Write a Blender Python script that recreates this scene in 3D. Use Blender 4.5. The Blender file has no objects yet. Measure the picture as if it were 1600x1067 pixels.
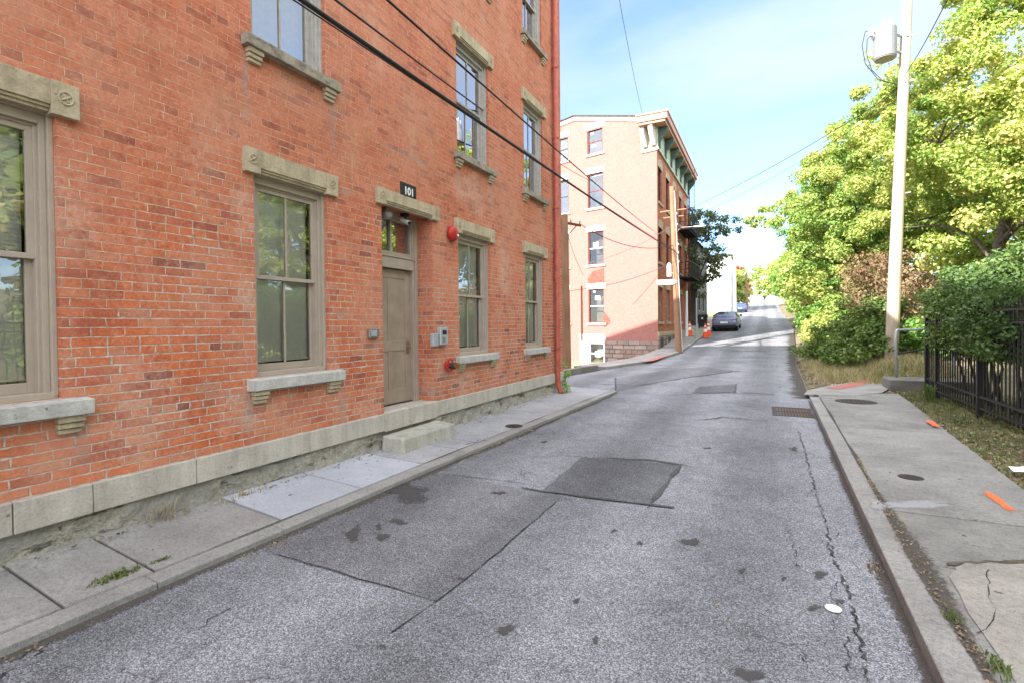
import bpy, math, random
import numpy as np
from mathutils import Vector, Matrix
rnd = random.Random(7)
SC = bpy.context.scene
COL = SC.collection
# ------------------------------------------------------------------ camera model
CAMZ, YAW, PITCH, ROLL, FPX = 1.75, math.radians(26.4), math.radians(0.8), 0.0105, 800.0
CX, CY = 800.0, 520.5
_f = Vector((-math.sin(YAW) * math.cos(PITCH), math.cos(YAW) * math.cos(PITCH), -math.sin(PITCH)))
_r0 = Vector((math.cos(YAW), math.sin(YAW), 0.0))
_u0 = _r0.cross(_f)
_r = (_r0 - ROLL * _u0).normalized()
_u = (_u0 + ROLL * _r0).normalized()
CAM = Vector((0, 0, CAMZ))

def ray(px, py):
    return _f + _r * ((px - CX) / FPX) - _u * ((py - CY) / FPX)

def at_depth(px, py, d):
    return CAM + ray(px, py) * d

WX = -4.66                      # street face of the near brick building
def wp(px, py, X=WX):
    d = ray(px, py); p = CAM + d * (X / d.x)
    return p.y, p.z

_ys = np.arange(-60, 320, 0.5)
_zt = np.interp(_ys, [-60, 23, 30, 35, 40, 45, 60, 79, 88, 124, 150, 320], [0, 0, .12, .55, 1.02, 1.4, 2.2, 3.05, 3.5, 5.9, 6.8, 8])
_k = np.ones(9) / 9.0
_zs = np.convolve(np.pad(_zt, 4, mode='edge'), _k, mode='valid')
def gz(y):
    return float(np.interp(y, _ys, _zs))

def gp(px, py, off=0.0):
    d = ray(px, py); t = 1.0; last = 1.0
    while t < 250:
        p = CAM + d * t
        if p.z <= gz(p.y) + off:
            break
        last = t; t *= 1.01
    lo, hi = last, t
    for _ in range(30):
        m = (lo + hi) / 2; p = CAM + d * m
        if p.z <= gz(p.y) + off: hi = m
        else: lo = m
    p = CAM + d * hi
    return p.x, p.y

# ------------------------------------------------------------------ mesh building
ROOTLOC = {}
class MB:
    def __init__(s):
        s.v = []; s.f = []; s.m = []; s.mi = 0
    def add(s, vs, fs):
        b = len(s.v); s.v += [tuple(v) for v in vs]
        for f in fs:
            s.f.append(tuple(b + i for i in f)); s.m.append(s.mi)
        return s
    def box(s, x0, x1, y0, y1, z0, z1):
        x0, x1 = min(x0, x1), max(x0, x1); y0, y1 = min(y0, y1), max(y0, y1); z0, z1 = min(z0, z1), max(z0, z1)
        return s.add([(x0,y0,z0),(x1,y0,z0),(x1,y1,z0),(x0,y1,z0),(x0,y0,z1),(x1,y0,z1),(x1,y1,z1),(x0,y1,z1)],
              [(0,3,2,1),(4,5,6,7),(0,1,5,4),(1,2,6,5),(2,3,7,6),(3,0,4,7)])
    def hexa(s, p):          # 8 corners, same order as box
        return s.add(p, [(0,3,2,1),(4,5,6,7),(0,1,5,4),(1,2,6,5),(2,3,7,6),(3,0,4,7)])
    def quad(s, a, b, c, d):
        return s.add([a, b, c, d], [(0, 1, 2, 3)])
    def tube(s, pts, r, n=8, caps=True, flat=False):
        pts = [Vector(p) for p in pts]; N = len(pts)
        rs = list(r) if isinstance(r, (list, tuple)) else [r] * N
        vs = []; up = None
        for i, p in enumerate(pts):
            t = (pts[min(i+1, N-1)] - pts[max(i-1, 0)]).normalized()
            if up is None:
                a = Vector((0,0,1)) if abs(t.z) < .9 else Vector((1,0,0))
                up = (a - t * a.dot(t)).normalized()
            else:
                up = (up - t * up.dot(t)).normalized()
            w = t.cross(up)
            for k in range(n):
                q = 2 * math.pi * (k + .5) / n
                vs.append(p + (up * math.cos(q) + w * math.sin(q)) * rs[i])
        fs = []
        for i in range(N - 1):
            for k in range(n):
                a = i*n + k; b = i*n + (k+1) % n
                fs.append((a, b, b + n, a + n))
        if caps:
            fs.append(tuple(range(n - 1, -1, -1))); fs.append(tuple((N-1)*n + k for k in range(n)))
        return s.add(vs, fs)
    def lathe(s, prof, o=(0,0,0), axis='z', n=16):
        vs = []; o = Vector(o)
        for (r, h) in prof:
            for k in range(n):
                q = 2*math.pi*k/n; a, b = r*math.cos(q), r*math.sin(q)
                v = (a, b, h) if axis == 'z' else ((h, a, b) if axis == 'x' else (b, h, a))
                vs.append(o + Vector(v))
        fs = []
        for i in range(len(prof)-1):
            for k in range(n):
                a = i*n+k; b = i*n+(k+1)%n
                fs.append((a, b, b+n, a+n))
        fs.append(tuple(range(n-1,-1,-1))); fs.append(tuple((len(prof)-1)*n+k for k in range(n)))
        return s.add(vs, fs)
    def prism(s, poly, f0, f1):      # poly of 2D pts, f0/f1 map (a,b)->3D for both ends
        n = len(poly)
        vs = [f0(*p) for p in poly] + [f1(*p) for p in poly]
        fs = [tuple(range(n-1,-1,-1)), tuple(range(n, 2*n))] + [(k, (k+1)%n, (k+1)%n+n, k+n) for k in range(n)]
        return s.add(vs, fs)
    def build(s, name, mat, parent=None, smooth=False, org=None, bevel=0, fix=True):
        off = Vector(ROOTLOC.get(parent.name, (0,0,0))) if parent is not None else Vector(org or (0,0,0))
        me = bpy.data.meshes.new(name)
        me.from_pydata([tuple(Vector(v) - off) for v in s.v], [], s.f)
        mats = mat if isinstance(mat, (list, tuple)) else [mat]
        for m in mats: me.materials.append(m)
        if len(mats) > 1: me.polygons.foreach_set('material_index', s.m)
        if smooth: me.polygons.foreach_set('use_smooth', [True]*len(me.polygons))
        me.update()
        if fix:
            import bmesh
            bm = bmesh.new(); bm.from_mesh(me); bmesh.ops.recalc_face_normals(bm, faces=bm.faces); bm.to_mesh(me); bm.free()
        o = bpy.data.objects.new(name, me); COL.objects.link(o)
        if parent is not None:
            o.parent = parent; ROOTLOC[o.name] = tuple(off)
        else:
            o.location = off; ROOTLOC[o.name] = tuple(off)
        if bevel:
            b = o.modifiers.new('bevel', 'BEVEL'); b.width = bevel; b.segments = 2; b.limit_method = 'ANGLE'
        return o

def tag(o, label=None, cat=None, group=None, kind=None):
    if label: o['label'] = label
    if cat: o['category'] = cat
    if group: o['group'] = group
    if kind: o['kind'] = kind
    return o
def thing(name, label, cat, loc=(0,0,0), group=None):
    o = bpy.data.objects.new(name, None); COL.objects.link(o); o.location = loc; o.empty_display_size = .2
    ROOTLOC[o.name] = tuple(loc)
    return tag(o, label, cat, group)
def copy_tree(o, parent=None):
    c = o.copy(); COL.objects.link(c)
    if parent is not None: c.parent = parent
    for ch in list(o.children): copy_tree(ch, c)
    return c

def np_mesh(name, verts, tris, mat, parent=None, org=(0,0,0), smooth=False):
    verts = np.asarray(verts, dtype=np.float32) - np.asarray(ROOTLOC[parent.name] if parent is not None else org, dtype=np.float32)
    tris = np.asarray(tris, dtype=np.int32)
    k = tris.shape[1]
    me = bpy.data.meshes.new(name)
    me.vertices.add(len(verts)); me.vertices.foreach_set('co', verts.ravel())
    me.loops.add(tris.size); me.loops.foreach_set('vertex_index', tris.ravel())
    me.polygons.add(len(tris)); me.polygons.foreach_set('loop_start', np.arange(0, tris.size, k, dtype=np.int32))
    me.update(calc_edges=True)
    me.materials.append(mat)
    if smooth: me.polygons.foreach_set('use_smooth', [True]*len(tris))
    o = bpy.data.objects.new(name, me); COL.objects.link(o)
    if parent is not None: o.parent = parent; ROOTLOC[o.name] = ROOTLOC[parent.name]
    else: o.location = org; ROOTLOC[o.name] = tuple(org)
    return o

# ------------------------------------------------------------------ material helpers
def lin(h):
    h = h.lstrip('#'); c = [int(h[i:i+2], 16)/255 for i in (0,2,4)]
    return tuple(x/12.92 if x <= .04045 else ((x+.055)/1.055)**2.4 for x in c) + (1,)
def C(r, g, b): return (r, g, b, 1)
class G:
    def __init__(s, name):
        s.m = bpy.data.materials.new(name); s.m.use_nodes = True
        s.t = s.m.node_tree; s.t.nodes.clear()
        s.out = s.t.nodes.new('ShaderNodeOutputMaterial')
    def n(s, typ, ins=None, **kw):
        nd = s.t.nodes.new('ShaderNode' + typ)
        for k, v in kw.items(): setattr(nd, k, v)
        for k, v in (ins or {}).items():
            so = nd.inputs[k]
            if isinstance(v, bpy.types.NodeSocket): s.t.links.new(v, so)
            else: so.default_value = v
        return nd
    def pos(s): return s.n('NewGeometry').outputs['Position']
    def math(s, op, a, b=0.0, c=0.0, clamp=False):
        return s.n('Math', {0: a, 1: b, 2: c}, operation=op, use_clamp=clamp).outputs[0]
    def mix(s, fac, a, b, blend='MIX'):
        nd = s.n('Mix', data_type='RGBA', blend_type=blend)
        for k, v in ((0, fac), (6, a), (7, b)):
            if isinstance(v, bpy.types.NodeSocket): s.t.links.new(v, nd.inputs[k])
            else: nd.inputs[k].default_value = v
        return nd.outputs[2]
    def ramp(s, fac, stops, interp='LINEAR'):
        nd = s.n('ValToRGB', {0: fac}); cr = nd.color_ramp; cr.interpolation = interp
        while len(cr.elements) < len(stops): cr.elements.new(.5)
        for e, (p, c) in zip(cr.elements, stops):
            e.position = p; e.color = c if isinstance(c, tuple) else (c, c, c, 1)
        return nd.outputs[0]
    def noise(s, vec, scale, detail=4, rough=.55, out=0, dist=0):
        return s.n('TexNoise', {'Vector': vec, 'Scale': scale, 'Detail': detail, 'Roughness': rough, 'Distortion': dist}).outputs[out]
    def bump(s, h, dist=.01, strength=1.0, nrm=None):
        ins = {'Height': h, 'Distance': dist, 'Strength': strength}
        if nrm is not None: ins['Normal'] = nrm
        return s.n('Bump', ins).outputs[0]
    def bsdf(s, col, rough=.8, nrm=None, metal=0, spec=.3, **kw):
        ins = {'Base Color': col, 'Roughness': rough, 'Metallic': metal, 'Specular IOR Level': spec}
        if nrm is not None: ins['Normal'] = nrm
        ins.update(kw)
        b = s.n('BsdfPrincipled', ins)
        s.t.links.new(b.outputs[0], s.out.inputs[0]); return s.m
    def shader(s, sock):
        s.t.links.new(sock, s.out.inputs[0]); return s.m
    def scaled(s, vec, sx, sy, sz):
        return s.n('VectorMath', {0: vec, 1: (sx, sy, sz)}, operation='MULTIPLY').outputs[0]

def simple(name, col, rough=.6, metal=0, var=.12, scale=12, bump=0, spec=.3):
    g = G(name); p = g.pos()
    n = g.noise(p, scale, 5)
    f = g.ramp(n, [(.25, 1 - var*2), (.75, 1 + var)])
    c = g.mix(1.0, col, f, 'MULTIPLY')
    nr = g.bump(g.noise(p, scale*6, 4), bump) if bump else None
    return g.bsdf(c, rough, nr, metal, spec)
# ------------------------------------------------------------------ materials
def brick_mat(name, bw, rh, ms, stops, stops_hi, mort_lo, mort_hi, zlo, zhi, bumpd=.006, wear=1.0, ms_hi=None, mott=1.0, spots=(), scars=()):
    g = G(name); geo = g.n('NewGeometry'); p = geo.outputs['Position']; nr = geo.outputs['True Normal']
    sp = g.n('SeparateXYZ', {0: p}).outputs; sn = g.n('SeparateXYZ', {0: nr}).outputs
    u = g.math('SUBTRACT', g.math('MULTIPLY', sp[1], sn[0]), g.math('MULTIPLY', sp[0], sn[1]))
    dn = g.n('TexNoise', {'Vector': p, 'Scale': 7.0, 'Detail': 3.0}).outputs[1]
    ds = g.n('SeparateXYZ', {0: dn}).outputs
    dn2 = g.n('SeparateXYZ', {0: g.n('TexNoise', {'Vector': p, 'Scale': 45.0, 'Detail': 2.0}).outputs[1]}).outputs
    row = g.math('FLOOR', g.math('DIVIDE', sp[2], rh))
    sh = g.n('TexWhiteNoise', {'W': row}, noise_dimensions='1D').outputs[0]
    u = g.math('ADD', u, g.math('MULTIPLY', sh, .07))
    uu = g.math('ADD', u, g.math('ADD', g.math('MULTIPLY', ds[0], .03), g.math('MULTIPLY', dn2[0], .010)))
    vv = g.math('ADD', sp[2], g.math('ADD', g.math('MULTIPLY', ds[1], .012), g.math('MULTIPLY', dn2[1], .008)))
    vec = g.n('CombineXYZ', {0: uu, 1: vv, 2: 0.0}).outputs[0]
    big = g.noise(p, .55, 4); mid = g.noise(p, 2.2, 5); fine = g.noise(p, 55, 4, .65)
    zz = g.n('MapRange', {0: g.math('ADD', sp[2], g.math('MULTIPLY', g.math('SUBTRACT', big, .5), 4.2)), 1: zlo, 2: zhi}).outputs[0]
    msz = g.math('ADD', ms, g.math('MULTIPLY', zz, (ms_hi or ms) - ms))
    msz = g.math('MULTIPLY', msz, g.ramp(g.noise(p, 5.5, 4, .6), [(.3, .75), (.5, 1.0), (.7, 1.9)]))
    br = g.n('TexBrick', {'Vector': vec, 'Color1': C(0,0,0), 'Color2': C(1,1,1), 'Mortar': C(.5,.5,.5), 'Scale': 1.0, 'Mortar Size': msz,
             'Mortar Smooth': .35, 'Bias': 0.0, 'Brick Width': bw, 'Row Height': rh}, offset=.5, offset_frequency=2, squash=.5, squash_frequency=7)
    rv, mk = br.outputs[0], br.outputs[1]
    col = g.mix(zz, g.ramp(rv, stops), g.ramp(rv, stops_hi))
    col = g.mix(g.math('MULTIPLY', g.ramp(g.noise(p, 9, 4), [(.45, 0.0), (.7, 1.0)]), .5), col, g.mix(1.0, col, C(.66,.6,.66), 'MULTIPLY'))
    col = g.mix(g.math('MULTIPLY', g.ramp(g.noise(p, 26, 5, .7), [(.5, 0.0), (.68, 1.0)]), .55*mott), col, g.mix(1.0, col, C(.6,.5,.52), 'MULTIPLY'))
    col = g.mix(g.math('MULTIPLY', g.ramp(g.noise(p, 20, 5, .7, dist=.6), [(.52, 0.0), (.72, 1.0)]), .5*mott), col, C(.64,.36,.22))
    col = g.mix(1.0, col, g.ramp(fine, [(.2, 1-.36*mott), (.5, 1.0), (.8, 1+.2*mott)]), 'MULTIPLY')
    mort = g.mix(zz, mort_lo, mort_hi)
    mort = g.mix(1.0, mort, g.ramp(g.noise(p, 18, 4), [(.25, .5), (.6, 1.1)]), 'MULTIPLY')
    col = g.mix(mk, col, mort)
    if mott == 1.0: col = g.mix(g.math('MULTIPLY', g.ramp(g.noise(p, .95, 7, .68), [(.42, 0.0), (.66, 1.0)]), .42), col, C(.57,.30,.205))
    # lime bloom and wash marks with a shape of their own
    st = g.noise(g.scaled(p, 1.3, 1.3, .5), 1.5, 6, .62)
    bl = g.math('MULTIPLY', g.ramp(st, [(.50, 0.0), (.68, 1.0)]), g.ramp(g.noise(p, 14, 5, .7), [(.38, 0.0), (.66, 1.0)]))
    col = g.mix(g.math('MULTIPLY', bl, .38*wear), col, C(.6,.42,.31))
    def ell(lst):
        tot = None; wob = g.math('MULTIPLY', g.math('SUBTRACT', g.noise(p, 5, 6, .7), .5), 2.4)
        for (yy, zz_), ry, rz_ in lst:
            q1 = g.math('POWER', g.math('DIVIDE', g.math('SUBTRACT', sp[1], yy), ry), 2.0); q2 = g.math('POWER', g.math('DIVIDE', g.math('SUBTRACT', sp[2], zz_), rz_), 2.0)
            v_ = g.math('SUBTRACT', 1.0, g.math('ADD', q1, q2)); tot = v_ if tot is None else g.math('MAXIMUM', tot, v_)
        return g.ramp(g.math('ADD', tot, wob), [(.0, 0.0), (.9, 1.0)])
    if spots: col = g.mix(g.math('MULTIPLY', g.math('MULTIPLY', ell(spots), g.ramp(g.noise(p, 30, 6, .8), [(.40, .12), (.6, 1.0)])), g.math('ADD', .28, g.math('MULTIPLY', rv, .4))), col, g.mix(g.noise(p, 16, 5, .7), C(.50,.29,.2), C(.68,.56,.46)))
    if scars: col = g.mix(g.math('MULTIPLY', g.math('MULTIPLY', ell(scars), .6), g.ramp(g.noise(p, 34, 4, .7), [(.42, .1), (.58, 1.0)])), col, g.mix(g.noise(p, 22, 5, .7), C(.12,.08,.07), C(.52,.45,.40)))
    so = g.math('MULTIPLY', g.ramp(mid, [(.56, 0.0), (.8, 1.0)]), .4*wear)
    col = g.mix(so, col, g.mix(1.0, col, C(.5,.42,.42), 'MULTIPLY'))
    h = g.math('ADD', g.math('MULTIPLY', g.math('SUBTRACT', 1.0, mk), 1.0), g.math('ADD', g.math('MULTIPLY', fine, .35), g.math('MULTIPLY', rv, .25)))
    return g.bsdf(col, .88, g.bump(h, bumpd, .9), 0, .2)

M = {}
_spots = [(wp(215, 640), .35, .55), (wp(745, 310), .35, .5), (wp(668, 470), .16, 1.3), (wp(730, 600), .5, .25), (wp(575, 640), .3, .3), (wp(385, 462), .14, .22), (wp(520, 560), .12, .35),
          (wp(780, 560), .2, .5), (wp(730, 300), .6, .3), (wp(840, 590), .35, .35), (wp(385, 640), .4, .25), (wp(110, 330), .25, .5), (wp(380, 330), .15, .3), (wp(790, 420), .3, .6)]
_scars = [(wp(640, 245), .75, .05), (wp(530, 493), .13, .05), (wp(805, 655), .1, .1), (wp(586, 540), .12, .1), (wp(680, 610), .2, .1), (wp(540, 300), .2, .05), (wp(745, 500), .1, .3), (wp(388, 650), .07, .3), (wp(535, 625), .07, .35), (wp(722, 590), .06, .3), (wp(770, 575), .06, .3), (wp(385, 125), .07, .5), (wp(520, 190), .07, .5), (wp(715, 275), .08, .5), (wp(768, 300), .08, .5), (wp(128, 680), .07, .3)]
M['brick'] = brick_mat('brick', .236, .0742, .0062,
    [(0, C(.17,.06,.05)), (.025, C(.36,.092,.052)), (.2, C(.49,.124,.056)), (.6, C(.57,.15,.056)), (.85, C(.53,.175,.085)), (1, C(.46,.2,.125))],
    [(0, C(.33,.1,.065)), (.2, C(.47,.14,.075)), (.7, C(.53,.165,.085)), (1, C(.54,.19,.11))],
    C(.50,.42,.355), C(.59,.36,.235), 1.6, 3.4, ms_hi=.0036, spots=_spots, scars=_scars)
M['brick_far'] = brick_mat('painted_brick', .3, .09, .004,
    [(0, C(.355,.155,.128)), (.5, C(.365,.16,.133)), (1, C(.375,.17,.143))],
    [(0, C(.36,.157,.13)), (.5, C(.365,.16,.133)), (1, C(.37,.165,.138))],
    C(.335,.148,.13), C(.345,.15,.133), 1, 6, .003, .12, mott=.25)
M['brick_street'] = brick_mat('street_face_brick', .3, .09, .006,
    [(0, C(.33,.1,.05)), (.5, C(.40,.13,.06)), (1, C(.45,.17,.09))],
    [(0, C(.33,.1,.05)), (.5, C(.40,.13,.06)), (1, C(.44,.16,.085))],
    C(.40,.2,.13), C(.38,.17,.1), 1, 6, .003, .5, mott=.9)
M['brick_infill'] = brick_mat('infill_brick', .28, .085, .008,
    [(0, C(.14,.035,.025)), (.5, C(.2,.05,.035)), (1, C(.25,.07,.05))], [(0, C(.14,.035,.025)), (.5, C(.2,.05,.035)), (1, C(.25,.07,.05))],
    C(.33,.17,.13), C(.33,.17,.13), 1, 6, .004, .4, mott=.9)

def stone(name, col, dark, rough=.85, s=1.0, dirt=.5, bump=.009):
    g = G(name); p = g.pos()
    a = g.noise(p, 3*s, 6, .6); b = g.noise(p, 40*s, 5, .7); d = g.noise(g.scaled(p, 1, 1, 2.2), 5*s, 6, .65)
    c = g.mix(g.ramp(a, [(.3, 0.0), (.7, 1.0)]), col, tuple(x*.8 for x in col[:3]) + (1,))
    c = g.mix(1.0, c, g.ramp(b, [(.2, .75), (.5, 1.0), (.8, 1.15)]), 'MULTIPLY')
    c = g.mix(g.math('MULTIPLY', g.ramp(d, [(.5, 0.0), (.72, 1.0)]), dirt), c, dark)
    ch = g.ramp(g.noise(p, 13*s, 7, .75), [(.30, 1.0), (.36, 0.0)])
    c = g.mix(g.math('MULTIPLY', ch, .55), c, dark)
    c = g.mix(1.0, c, g.ramp(g.noise(g.scaled(p, 9, 9, .8), 1.0, 4, .6), [(.3, .8), (.6, 1.05)]), 'MULTIPLY')
    return g.bsdf(c, rough, g.bump(g.math('ADD', g.math('MULTIPLY', ch, -1.0), g.math('ADD', b, g.math('MULTIPLY', a, .6))), bump), 0, .12)
M['lintel'] = stone('tan_sandstone', C(.50,.415,.285), C(.2,.15,.1), dirt=.4)
M['sill'] = stone('grey_limestone', C(.52,.5,.465), C(.2,.18,.15), dirt=.3)
M['sill_old'] = stone('weathered_sill', C(.36,.31,.24), C(.07,.06,.05), dirt=.85)
M['band'] = stone('band_limestone', C(.52,.47,.405), C(.33,.28,.22), dirt=.3)
M['step'] = stone('step_stone', C(.44,.42,.36), C(.25,.22,.13), dirt=.4, bump=.012)
M['painted_lintel'] = stone('pale_painted_stone', C(.66,.6,.53), C(.4,.33,.28), dirt=.3)

def rubble(name, c1, c2, mort, sc=(3.2, 8.0), bump=.05):
    g = G(name); geo = g.n('NewGeometry'); p = geo.outputs['Position']; sp = g.n('SeparateXYZ', {0: p}).outputs
    sn = g.n('SeparateXYZ', {0: geo.outputs['True Normal']}).outputs
    u = g.math('ADD', g.math('MULTIPLY', sp[1], 1.0), g.math('MULTIPLY', sp[0], -1.0))
    dn = g.n('TexNoise', {'Vector': p, 'Scale': 4.0, 'Detail': 4.0}).outputs[1]
    v = g.n('CombineXYZ', {0: g.math('MULTIPLY', u, sc[0]), 1: g.math('MULTIPLY', sp[2], sc[1]), 2: 0.0}).outputs[0]
    v = g.n('VectorMath', {0: v, 1: g.n('VectorMath', {0: dn, 1: (.9, .9, 0)}, operation='MULTIPLY').outputs[0]}, operation='ADD').outputs[0]
    vo = g.n('TexVoronoi', {'Vector': v, 'Scale': 1.0, 'Randomness': .85}, feature='DISTANCE_TO_EDGE').outputs[0]
    vc = g.n('SeparateColor', {0: g.n('TexVoronoi', {'Vector': v, 'Scale': 1.0, 'Randomness': .85}).outputs['Color']}).outputs[0]
    fine = g.noise(p, 30, 6, .7)
    c = g.mix(vc, c1, c2)
    c = g.mix(1.0, c, g.ramp(fine, [(.2, .55), (.5, 1.0), (.8, 1.35)]), 'MULTIPLY')
    mk = g.ramp(vo, [(.02, 1.0), (.10, 0.0)])
    c = g.mix(mk, c, mort)
    h = g.math('ADD', g.ramp(vo, [(0, 0.0), (.2, 1.0)]), g.math('MULTIPLY', fine, .7))
    return g.bsdf(c, .92, g.bump(h, bump, 1.0), 0, .15)
def parged(name):
    g = G(name); p = g.pos(); q = g.scaled(p, 3.0, 3.0, 11.0)
    a = g.noise(q, 1.0, 7, .7, dist=.25); b = g.noise(p, 34, 7, .75); d = g.noise(g.scaled(p, 1, 1, 2.0), 2.4, 5, .6); e = g.noise(p, 11, 6, .7)
    rd = g.math('ABSOLUTE', g.math('SUBTRACT', g.noise(q, .8, 4, .6, dist=.3), .5))
    c = g.ramp(e, [(.28, C(.29,.255,.2)), (.48, C(.46,.42,.345)), (.7, C(.6,.56,.48))])
    c = g.mix(1.0, c, g.ramp(b, [(.25, .5), (.5, 1.0), (.75, 1.3)]), 'MULTIPLY')
    pit = g.math('MULTIPLY', g.ramp(a, [(.36, 1.0), (.43, 0.0)]), g.ramp(d, [(.4, 0.0), (.55, 1.0)]))
    c = g.mix(g.math('MULTIPLY', pit, .85), c, C(.1,.085,.065))
    c = g.mix(g.math('MULTIPLY', g.ramp(rd, [(.0, 1.0), (.012, 0.0)]), g.ramp(d, [(.48, 0.0), (.62, .7)])), c, C(.09,.075,.06))
    c = g.mix(g.math('MULTIPLY', g.ramp(d, [(.42, 1.0), (.52, 0.0)]), .7), c, g.mix(1.0, C(.40,.385,.36), g.ramp(b, [(.2, .75), (.8, 1.15)]), 'MULTIPLY'))
    h = g.math('ADD', g.math('MULTIPLY', pit, -1.6), g.math('ADD', b, g.math('MULTIPLY', e, 1.5)))
    return g.bsdf(c, .93, g.bump(h, .035, 1.0), 0, .1)
M['rubble'] = parged('parged_foundation')
M['rubble_far'] = brick_mat('coursed_grey_stone', .75, .27, .022,
    [(0, C(.17,.145,.13)), (.5, C(.27,.235,.21)), (1, C(.38,.34,.31))], [(0, C(.17,.145,.13)), (.5, C(.27,.235,.21)), (1, C(.38,.34,.31))],
    C(.1,.085,.075), C(.1,.085,.075), 5, 9, .05, .4)

def asphalt(name, base, spread, stain=.35, tone=(1,1,1), warm=.0, s=1.0, craze=0):
    g = G(name); p = g.pos()
    vo = g.n('TexVoronoi', {'Vector': p, 'Scale': 150.0*s}); vcell = g.n('SeparateColor', {0: vo.outputs['Color']}).outputs[0]
    v2 = g.n('TexVoronoi', {'Vector': p, 'Scale': 330.0*s}); c2 = g.n('SeparateColor', {0: v2.outputs['Color']}).outputs[0]
    big = g.noise(p, .7, 5, .6); mid = g.noise(p, 4.5, 5, .65); hf = g.noise(p, 260, 2)
    k = g.math('ADD', g.math('MULTIPLY', vcell, .6), g.math('MULTIPLY', c2, .4))
    lo, hi = base*(1-spread), base*(1+spread)
    t = lambda x: (x*tone[0], x*tone[1], x*tone[2], 1)
    c = g.ramp(k, [(.10, t(lo*.6)), (.34, t(lo)), (.55, t(base)), (.75, t(hi)), (.94, t(hi*1.7))])
    c = g.mix(1.0, c, g.ramp(big, [(.25, 1-stain), (.55, 1.0), (.8, 1.08)]), 'MULTIPLY')
    c = g.mix(1.0, c, g.ramp(mid, [(.3, 1-stain*.5), (.6, 1.06)]), 'MULTIPLY')
    sx_ = g.n('SeparateXYZ', {0: p}).outputs[0]
    c = g.mix(1.0, c, g.ramp(g.math('ADD', g.math('MULTIPLY', g.math('SINE', g.math('MULTIPLY', g.math('ADD', sx_, 1.35), 3.9)), .5), g.math('MULTIPLY', g.noise(g.scaled(p, 1.2, .25, 1), 1.6, 4), 1.0)), [(.1, .83), (.9, 1.12)]), 'MULTIPLY')
    if craze:
        dv = g.n('VectorMath', {0: p, 1: g.n('VectorMath', {0: g.n('TexNoise', {'Vector': p, 'Scale': 9.0, 'Detail': 5.0}).outputs[1], 1: (.22,.22,0)}, operation='MULTIPLY').outputs[0]}, operation='ADD').outputs[0]
        e1 = g.n('TexVoronoi', {'Vector': dv, 'Scale': 1.5}, feature='DISTANCE_TO_EDGE').outputs[0]
        zone = g.ramp(g.noise(p, .5, 3), [(.5, 0.0), (.6, 1.0)])
        brk = g.ramp(g.noise(p, 3.0, 4), [(.42, 0.0), (.55, 1.0)])
        cm = g.math('MULTIPLY', g.math('MULTIPLY', g.ramp(e1, [(.003, 1.0), (.012, 0.0)]), zone), brk)
        c = g.mix(g.math('MULTIPLY', cm, craze), c, C(.045,.04,.04))
    h = g.math('ADD', g.math('MULTIPLY', g.math('SUBTRACT', 1.0, vo.outputs['Distance']), .6), g.math('ADD', k, g.math('MULTIPLY', hf, .3)))
    return g.bsdf(c, .95, g.bump(h, .005, .6), 0, .08)
M['asphalt'] = asphalt('worn_asphalt', .24, .44, tone=(.98,.985,1.05), stain=.3, craze=.7)
M['asphalt_mid'] = asphalt('patched_asphalt', .185, .42, tone=(1.0,.985,1.04), stain=.25)
M['asphalt_dark'] = asphalt('dark_asphalt_patch', .145, .4, tone=(.98,.98,1.04), stain=.25)
M['tar'] = asphalt('tar_seal', .10, .5, stain=.4)
M['crack'] = asphalt('crack_fill', .075, .7, stain=.5)
M['joint_dirt'] = stone('joint_dirt', C(.15,.125,.095), C(.05,.05,.03), dirt=.6, bump=.01, s=3)
def faded(name, c1, c2, soft=1.0, amp=1.5, sc=30, op=.85):
    g = G(name); p = g.pos(); f = g.n('Attribute', attribute_name='fade').outputs['Fac']
    n_ = g.noise(p, sc, 6, .75); n2 = g.noise(p, 150, 3, .7)
    al = g.math('ADD', g.math('MULTIPLY', g.math('SUBTRACT', 1.0, f), 1.25), g.math('MULTIPLY', g.math('SUBTRACT', g.math('ADD', g.math('MULTIPLY', n_, .65), g.math('MULTIPLY', n2, .35)), .5), amp*2))
    al = g.math('MULTIPLY', g.ramp(al, [(.35, 0.0), (.35+.3*soft, 1.0)]), g.math('MULTIPLY', g.ramp(g.math('SUBTRACT', 1.0, f), [(0.0, 0.0), (.3, 1.0)]), op))
    d = g.n('BsdfPrincipled', {'Base Color': g.mix(n2, c1, c2), 'Roughness': .95, 'Specular IOR Level': .1}).outputs[0]
    return g.shader(g.n('MixShader', {0: al, 1: g.n('BsdfTransparent').outputs[0], 2: d}).outputs[0])
M['stain'] = faded('oil_stain', C(.04,.038,.035), C(.12,.115,.11))
M['grit'] = faded('gutter_grit', C(.035,.031,.027), C(.15,.13,.11), amp=1.9, op=.8)
M['spray'] = faded('orange_spray', C(.8,.13,.04), C(.9,.22,.09), soft=.5, amp=1.6, sc=60, op=.95)
M['patchcem'] = faded('cement_smear', C(.36,.36,.37), C(.46,.46,.475), soft=.9, amp=1.3, sc=14, op=.6)

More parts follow.
